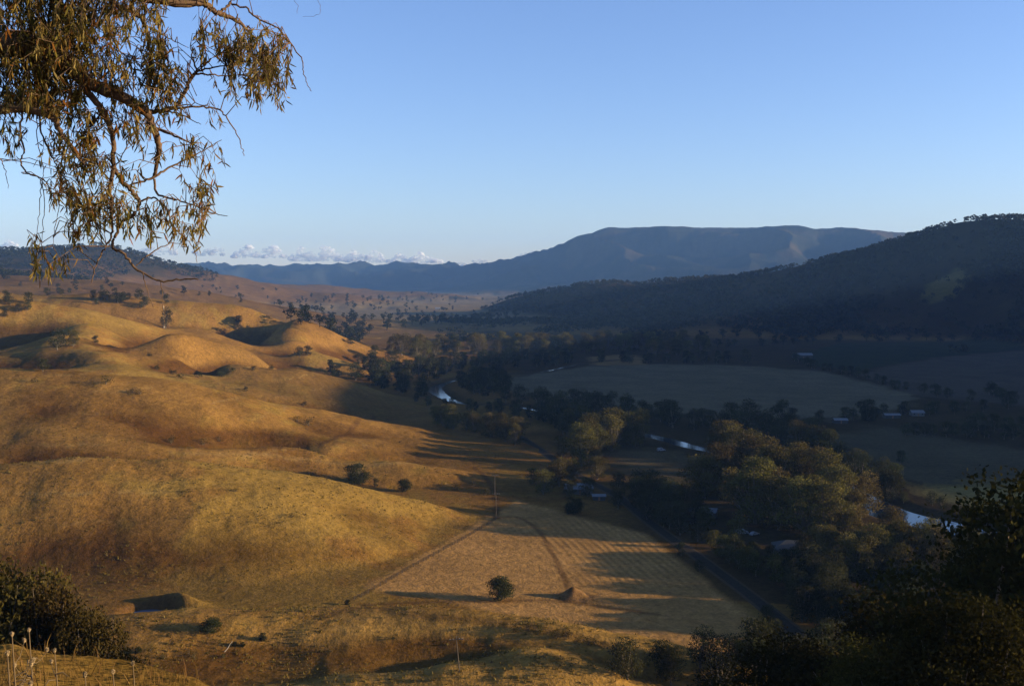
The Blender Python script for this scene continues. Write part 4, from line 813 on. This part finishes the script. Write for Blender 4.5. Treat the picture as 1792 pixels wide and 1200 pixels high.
N = 60000; r_ = np.exp(rng.uniform(math.log(215), math.log(560), N)); t_ = rng.uniform(-.50, .16, N); X, Y = r_*np.sin(t_), r_*np.cos(t_); Z = height(X, Y)
nn = fbm(X, Y, 22, 3); m_ = (Z > FLOOR+6.0)&(rng.uniform(0, 1, N) < 0.04+.45*sstep(-.1, .5, nn))&(np.hypot(X-POND[0], Y-POND[1]) > 12)
tufts('hill_tussocks', X[m_], Y[m_], Z[m_], rng.uniform(.2, .65, m_.sum()), 5, .24, rng, 'dry golden tussocks over the near hills', .5)
N = 60000; r_ = np.exp(rng.uniform(math.log(2.5), math.log(17), N)); t_ = rng.uniform(-.62, .3, N); X, Y = r_*np.sin(t_), r_*np.cos(t_); Z = height(X, Y)
m_ = rng.uniform(0, 1, N) < .15+.75*sstep(-.3, .5, fbm(X, Y, .8, 3)); m_ &= rng.uniform(0, 1, N) < .55
tufts('bank_grass', X[m_], Y[m_], Z[m_], rng.uniform(.06, .24, m_.sum())*(1+.6*(rng.uniform(0, 1, m_.sum()) > .93)), 4, .022, rng, 'dry grass on the near bank at the lower left', .45)
# thistles with pale seed heads
M_STEM = simple_mat('thistle_stem', (0.10, 0.065, 0.03)); M_HEAD = simple_mat('seed_head', (0.24, 0.17, 0.09), .9, .1, 0, .3, 60)
def thistle(px, pyt, d, label, hgt_=.75, heads=3, group=None):
    p = P(px, pyt, d); z = hgt(p[0], p[1]); H = max(.3, p[2]-z); rng2 = np.random.default_rng(int(px*7+pyt)); r_ = empty('thistle', (p[0], p[1], z)); parts = []; tips = []
    parts.append(tube([(0, 0, -.05), (.02, 0, H*.5), (0, .01, H)], [.009, .007, .004], 6)); tips.append((0, .01, H))
    for k in range(heads-1):
        a_ = rng2.uniform(0, 6.28); t0 = rng2.uniform(.45, .8)*H; e = (math.cos(a_)*.16, math.sin(a_)*.16, t0+rng2.uniform(.08, .2)); parts.append(tube([(0.01, 0, t0), (e[0]*.6, e[1]*.6, t0+.04), e], [.005, .004, .003], 5)); tips.append(e)
    for k in range(9):
        a_ = rng2.uniform(0, 6.28); t0 = rng2.uniform(.1, .7)*H; parts.append(tube([(0, 0, t0), (math.cos(a_)*.07, math.sin(a_)*.07, t0+.02), (math.cos(a_)*.13, math.sin(a_)*.13, t0-.03)], [.006, .008, .001], 4))
    V, Fq = joinm(parts); obj('stem', mesh('stem', V, Fq, M_STEM, True), r_)
    for tx, ty, tz in tips:
        dd = rdir(90, rng2, .2); Vb = []; Rr = .017
        Vq, Fq = leaf_quads(np.array([(tx, ty, tz+.015)])+dd*Rr*.8, .02, rng2, .35); V2, F2_ = tube([(tx, ty, tz-.012), (tx, ty, tz), (tx, ty, tz+.018), (tx, ty, tz+.03)], [.004, .012, .014, .005], 8); V3, F3_ = joinm([(Vq, Fq), (V2, F2_)]); obj('seed_head', mesh('seed_head', V3, F3_, M_HEAD), r_)
    tag(r_, label, 'thistle', group); return r_
thistle(20, 1112, 8.5, 'thistle with pale heads at the left edge of the near bank', heads=4); thistle(50, 1104, 9.5, 'tallest pale headed thistle, second from the left edge'); thistle(12, 1146, 7.5, 'lower thistle nearest the left edge of the near bank', heads=3)
thistle(232, 1163, 9.0, 'bare upright thistle stalk at the right end of the near bank', heads=1); thistle(148, 1183, 8.0, 'short thistle midway along the bottom of the near bank', heads=2); thistle(197, 1178, 8.3, 'short thistle left of the bare upright stalk', heads=2); thistle(95, 1140, 9.5, 'thistle between the tallest one and the short ones', heads=2)
# ------------------------------------------------------------------ the overhanging gum at the upper left
rng = np.random.default_rng(77)
D0 = 12.0
def pp(px, py, dd=0.0): return P(px, py, D0+dd)
SK = []   # (points, radii in px)
def limb(pts, w0, w1, dd=(0, 0)):
    n_ = len(pts); L = np.array([pp(a_, b_, dd[0]+(dd[1]-dd[0])*k/(n_-1)) for k, (a_, b_) in enumerate(pts)])
    Q = np.vstack([2*L[0]-L[1], L, 2*L[-1]-L[-2]]); out = []
    for k in range(1, len(Q)-2):
        for t in np.linspace(0, 1, 5, endpoint=False): out.append(0.5*((2*Q[k])+(-Q[k-1]+Q[k+1])*t+(2*Q[k-1]-5*Q[k]+4*Q[k+1]-Q[k+2])*t*t+(-Q[k-1]+3*Q[k]-3*Q[k+1]+Q[k+2])*t**3))
    out.append(L[-1]); out = np.array(out); out[1:-1] += rng.normal(size=out[1:-1].shape)*0.006
    SK.append((out, np.linspace(w0, w1, len(out))*0.46*D0/F))
limb([(-560,130),(-350,90),(-150,60),(0,74),(57,77),(87,90),(117,110),(144,134),(167,151),(208,167),(248,191),(261,204),(271,231),(278,254),(275,285),(268,311)], 44, 6, (-.6, .2))
limb([(130,122),(150,155),(174,187),(191,218),(198,251),(198,301),(192,325),(195,360),(197,395),(193,420)], 14, 4, (-.2, .1))
limb([(-420,210),(-200,195),(-50,185),(0,192),(45,190),(90,205),(104,228),(128,262),(150,290)], 26, 4, (-.8, -.3))
limb([(197,290),(214,318),(231,335),(244,352),(235,375),(216,387),(203,410),(197,430),(218,447),(234,467),(254,480),(281,492),(315,489),(347,489)], 9, 2.5, (.1, 0))
limb([(268,311),(247,319),(222,324)], 5, 3, (.2, .1)); limb([(268,311),(290,297),(318,283),(350,268),(388,245)], 5, 1.2, (.2, .5)); limb([(270,314),(275,338),(300,348),(330,357),(370,372),(398,378)], 5, 1.2, (.2, 0))
limb([(244,352),(262,346),(278,350),(295,372),(300,395),(318,412),(338,432),(345,460)], 4, 1, (.1, .3)); limb([(238,465),(270,440),(300,425),(320,430)], 3, 1, (0, .3)); limb([(290,193),(308,186),(325,158),(338,133),(345,125)], 9, 6, (.1, .3))
limb([(248,191),(268,196),(290,193)], 9, 9, (.15, .1)); limb([(345,125),(336,100),(333,82)], 4, 1.5, (.3, .4)); limb([(345,125),(365,108),(392,90),(420,78)], 5, 1.5, (.3, .5)); limb([(340,130),(370,131),(402,133),(440,128)], 4, 1.2, (.3, .6)); limb([(342,128),(372,118),(410,112),(455,104)], 4, 1.2, (.3, .2))
limb([(295,192),(335,187),(368,188),(390,196),(402,215),(417,238),(424,258),(427,273)], 4.5, 1.2, (.1, .5)); limb([(295,190),(335,182),(362,186)], 3, 1); limb([(298,196),(330,206),(352,218)], 3, 1, (.1, -.2))
limb([(-500,-160),(-200,-90),(80,-40),(200,-14),(285,2),(330,6),(356,6),(378,22),(402,31),(424,44),(440,62)], 26, 4, (-.6, .4)); limb([(383,22),(400,10),(412,-4),(440,-20)], 6, 4, (.3, .5)); limb([(405,8),(430,14),(447,30),(480,46),(502,68),(520,92),(530,106),(530,126),(538,146),(545,160)], 4, 1.2, (.3, .3))
limb([(272,225),(300,235),(337,252)], 7, 2, (.2, -.2)); limb([(248,30),(258,55),(262,80),(262,110),(258,150)], 8, 3, (.2, .1)); limb([(160,-30),(200,5),(248,30)], 12, 8, (0, .2)); limb([(262,50),(300,70),(330,84)], 3, 1, (.2, .5))
limb([(40,190),(36,232),(42,262),(36,285),(50,305),(72,312),(84,326),(90,345),(86,372)], 4, 1.5, (-.5, -.4)); limb([(66,190),(72,225),(85,262),(98,290),(108,320)], 4, 1.5, (-.5, -.2)); limb([(72,312),(70,350),(67,390),(62,425)], 1.8, .8, (-.4, -.4)); limb([(74,312),(78,360),(75,400),(72,440)], 1.8, .8, (-.4, -.2)); limb([(106,320),(104,360),(96,400),(92,430)], 1.8, .8, (-.3, -.2)); limb([(0,278),(10,300),(14,330)], 2, .8, (-.4, -.4)); limb([(64,200),(66,250),(76,290),(74,312)], 1.8, 1.2, (-.4, -.4)); limb([(120,250),(118,300),(75,312)], 1.6, 1, (-.3, -.4))
limb([(193,420),(180,440),(168,465),(160,495)], 4, 2, (.1, .2)); limb([(281,492),(284,520),(288,570)], 1.6, .7, (0, 0)); limb([(250,478),(256,505),(268,538)], 2, .8, (0, .2)); limb([(197,300),(215,270),(232,250)], 3, 1, (.1, .3)); limb([(150,155),(200,120),(235,105)], 5, 2, (0, .4)); limb([(180,195),(150,230),(130,250)], 4, 1.5, (0, -.3)); limb([(510,-10),(520,12),(519,25)], .8, .5, (.5, .5)); limb([(549,-12),(560,15),(553,28),(530,30)], .8, .5, (.5, .5))
ALLP = np.concatenate([s[0] for s in SK]); ALLR = np.concatenate([s[1] for s in SK])
MASS = [(60,35,85,45,2.0),(30,130,55,60,2.0),(120,60,80,60,1.7),(90,140,60,50,1.2),(175,25,65,35,1.6),(245,8,50,25,1.1),(270,60,24,45,1.2),(276,112,28,50,1.6),(228,135,50,40,.8),(90,165,65,38,1.2),(165,135,55,40,.9),(282,162,34,36,1.3),(210,205,36,36,.8),(240,232,28,40,.9),(135,222,48,36,.8),(152,268,30,45,.9),(160,322,38,50,1.2),(150,375,32,45,1.3),(200,365,22,40,.7),(232,385,28,36,.8),(268,382,28,36,.7),(312,392,40,40,.7),(352,388,26,34,.7),(350,318,30,30,.9),(382,262,14,18,.9),(302,258,38,18,.8),(345,250,16,16,.8),(400,62,60,34,.75),(438,88,60,48,1.0),(480,112,28,48,1.1),(425,128,60,34,1.0),(462,152,32,36,1.1),(358,60,34,28,.45),(335,100,36,30,.4),(222,300,22,30,.6),(112,300,14,30,.8),(98,340,12,22,1.),(15,262,14,18,.8),(28,228,26,18,.7),(95,268,20,30,.5),(88,452,34,18,.6),(68,470,14,14,.5),(58,420,12,14,.3),(135,405,14,22,.8),(320,195,16,12,.8),(300,145,20,30,.5),(370,210,20,20,.25),
        (-120,20,110,60,1.0),(-90,140,80,60,.9),(-240,100,110,80,.7),(20,-50,110,40,.9),(200,-50,110,40,.9),(360,-50,90,35,.8),(-200,-80,140,70,.8),(-380,0,140,100,.6),(-380,180,120,70,.5),(100,-130,200,60,.6)]
LP = []; LD = []; tw = []
TINTS = np.array([(0.62, 0.66, 0.32), (0.95, 0.90, 0.58), (0.80, 0.66, 0.34), (0.36, 0.40, 0.22), (1.2, 1.2, 0.95), (0.75, 0.45, 0.2), (0.55, 0.5, 0.3)])
LC = []
for cx, cy, rx, ry, den in MASS:
    nt_ = max(3, int(rx*ry*min(den, 1.9)*(1.0 if cx < 160 else .72)/42)); 
    for _ in range(nt_):
        a_ = rng.uniform(0, 6.28); q_ = math.sqrt(rng.uniform(0, 1)); e = pp(cx+rx*q_*math.cos(a_), cy+ry*q_*math.sin(a_)-4, rng.normal()*0.55)
        dd_ = np.linalg.norm((ALLP-e)*np.array([1, .6, 1]), axis=1)+(ALLP[:, 0] > P(500, 60, D0)[0])*9+((ALLR < .005)&(ALLP[:, 2] < P(300, 200, D0)[2]))*.12+rng.uniform(0, .12, len(ALLP))+np.where(ALLP[:, 2] < e[2]-.25, .15, 0); k = int(np.argmin(dd_)); s = ALLP[k]
        if np.linalg.norm(s-e) > 1.3: s = e+(s-e)/np.linalg.norm(s-e)*.9
        m1 = s*.55+e*.45+np.array([0, 0, .08])+rng.normal(size=3)*.03; tip = e+np.array([rng.normal()*.03, rng.normal()*.03, -.12])
        pth = np.array([s, m1, e, tip]); tw.append(tube(pth, [.006, .0042, .003, .0012], 4))
        tint = TINTS[rng.choice(len(TINTS), p=[.2, .25, .17, .16, .07, .07, .08])]
        for j in range(rng.integers(8, 15)):
            u = rng.uniform(.45, 1.0)*3; i = min(2, int(u)); b_ = pth[i]+(pth[i+1]-pth[i])*(u-i)+rng.normal(size=3)*.012
            d = np.array([rng.normal()*.38, rng.normal()*.38, -1.0]) if rng.uniform() < .8 else rng.normal(size=3); d /= np.linalg.norm(d); LP.append(b_); LD.append(d)
            tj = tint if rng.uniform() < .6 else TINTS[rng.integers(len(TINTS))]; LC.append(tj*rng.uniform(.75, 1.25))
LP, LD, LC = np.array(LP), np.array(LD), np.array(LC); n_ = len(LP)
side = np.cross(LD, rdir(n_, rng)); side /= np.linalg.norm(side, axis=1)[:, None]; nrm = np.cross(LD, side); ln = rng.uniform(.07, .135, n_)[:, None]; wd = ln*rng.uniform(.06, .095, n_)[:, None]; cv = rng.uniform(-.22, .22, n_)[:, None]
def at_(t, w_): c = LP+LD*ln*t+nrm*ln*cv*(t*t); return c-side*wd*w_, c+side*wd*w_
r0 = at_(0, .15); r1 = at_(.3, 1.0); r2 = at_(.65, .85); tip = LP+LD*ln+nrm*ln*cv
V = np.stack([r0[0], r0[1], r1[0], r1[1], r2[0], r2[1], tip], 1).reshape(-1, 3); i = np.arange(n_)*7
root = empty('overhanging_gum', (-8.6, 10.5, hgt(-8.6, 10.5))); tag(root, 'large overhanging gum with drooping leafy branches at the upper left', 'tree')
inv = -np.array(root.location)
obj('foliage', mesh('foliage', V+inv, [np.stack([i, i+1, i+3, i+2], 1), np.stack([i+2, i+3, i+5, i+4], 1), np.stack([i+4, i+5, i+6], 1)], L_BRANCH, False, np.repeat(LC, 7, 0)), root)
V, Fq = joinm([tube(p_, r_, 8) for p_, r_ in SK]); obj('branches', mesh('branches', V+inv, Fq, BARK2, True), root)
V, Fq = joinm(tw); obj('twigs', mesh('twigs', V+inv, Fq, BARK2, True), root)
for t_, l_ in ((-560, 130), (-500, -160), (-420, 210)): pass
z0 = root.location.z; tp = P(-560, 130, D0-.6); tp2 = P(-500, -160, D0-.6); tp3 = P(-420, 210, D0-.8)
V, Fq = joinm([tube([(-8.9, 10.6, z0-.5), (-8.95, 10.8, z0+1.2), (-9.1, 11.0, (z0+tp3[2])/2+.4), (-9.35, 11.2, tp3[2]), (-9.5, 11.4, tp[2]), (-9.45, 11.5, tp2[2]), (-9.9, 12.3, tp2[2]+2.2)], [.42, .33, .28, .25, .2, .15, .07], 14), tube([(-9.5, 11.4, tp[2]-.5), (-9.5, 11.4, tp[2]-.15), tp], [.19, .17, .145], 10), tube([(-9.45, 11.5, tp2[2]-.6), (-9.4, 11.45, tp2[2]-.2), tp2], [.13, .11, .085], 10), tube([(-9.3, 11.2, tp3[2]-.4), (-9.0, 11.2, tp3[2]-.1), tp3], [.14, .11, .085], 10)])
obj('trunk', mesh('trunk', V+inv, Fq, BARK2, True), root)
# ------------------------------------------------------------------ clouds far beyond the ranges
M_CLOUD = leaf_mat('cloud', (1, 1, 1), .3, 0.0)
_nt = M_CLOUD.node_tree; _o = next(n for n in _nt.nodes if n.type == 'OUTPUT_MATERIAL'); _l = _o.inputs[0].links[0].from_socket; _tr = _nt.nodes.new('ShaderNodeBsdfTransparent'); _mx = _nt.nodes.new('ShaderNodeMixShader'); _mx.inputs[0].default_value = 0.20
_nt.links.new(_tr.outputs[0], _mx.inputs[1]); _nt.links.new(_l, _mx.inputs[2]); _nt.links.new(_mx.outputs[0], _o.inputs[0])
def ico(sub):
    import bmesh
    bm = bmesh.new(); bmesh.ops.create_icosphere(bm, subdivisions=sub, radius=1.0); V = np.array([v.co[:] for v in bm.verts]); Fq = np.array([[v.index for v in f.verts] for f in bm.faces]); bm.free(); return V, Fq
IV, IF = ico(3)
def cloud(px0, px1, pt, pb, label, group=None, n=40, white=.85):
    D = 46000.; S = D/F; V = []; Fq = []; k = 0; n = int(n*1.9); w_ = (px1-px0); rg = np.random.default_rng(int(px0+3)); base = P(px0+w_/2, pb, D)
    for j in range(n):
        u = rg.uniform(0, 1); env = (pb-pt)*(0.35+.65*abs(math.sin(u*3.1*max(1, w_/45)+px0))**.8)*(1-abs(2*u-1)**3*.6); c = P(px0+u*w_, pb-rg.uniform(.05, .8)*env, D)
        rad = S*rg.uniform(.08, .27)*min(16, (pb-pt)*.8); nn_ = 1+.22*np.sin(IV[:, 0]*4+j)*np.sin(IV[:, 1]*5+j*2)+.15*np.sin(IV[:, 2]*9+j*3)*np.sin(IV[:, 0]*8); v = IV*nn_[:, None]*rad*np.array([1.3, 1.2, .8])+c
        v[:, 2] = np.maximum(v[:, 2], base[2]); V.append(v-base); Fq.append(IF+k); k += len(IV)
    V = np.concatenate(V); o_ = obj('cloud', mesh('cloud', V, np.concatenate(Fq), M_CLOUD, True, np.full((len(V), 3), white)), None, tuple(base)); tag(o_, label, 'cloud', group); return o_
cloud(4, 32, 417, 434, 'small pinkish cloud at the left edge above the range', n=16); cloud(236, 312, 424, 447, 'pale cloud behind the tips of the overhanging branch', n=26, white=.62); cloud(338, 392, 428, 448, 'small cloud right of the branch tips', n=18, white=.62)
cloud(405, 502, 423, 452, 'bright left cloud of the bank over the far range', n=60); cloud(506, 606, 424, 458, 'longest bright cloud in the middle of the bank', n=64); cloud(604, 672, 432, 460, 'bright cloud right of the longest one', n=44); cloud(676, 772, 438, 462, 'right end cloud of the bright bank over the range', n=50)
cloud(800, 905, 451, 466, 'thin faint cloud low before the mountain shoulder', n=34, white=.6); cloud(912, 968, 434, 450, 'faint pink cloud touching the mountain slope', n=18, white=.7)
# ------------------------------------------------------------------ air
V, Fq = boxv(-14500, 14500, -900, 15300, -110, 620); m = bpy.data.materials.new('haze'); m.use_nodes = True; nt = m.node_tree
for nd in list(nt.nodes): nt.nodes.remove(nd)
out = nt.nodes.new('ShaderNodeOutputMaterial'); pv = nt.nodes.new('ShaderNodeVolumePrincipled'); pv.inputs['Color'].default_value = (0.22, 0.46, 1.0, 1); pv.inputs['Density'].default_value = HAZE; nt.links.new(pv.outputs[0], out.inputs['Volume'])
o = obj('haze', mesh('haze', V, Fq, m)); tag(o, kind='stuff'); o['label'] = 'thin blue haze over the whole valley'; o['category'] = 'haze'
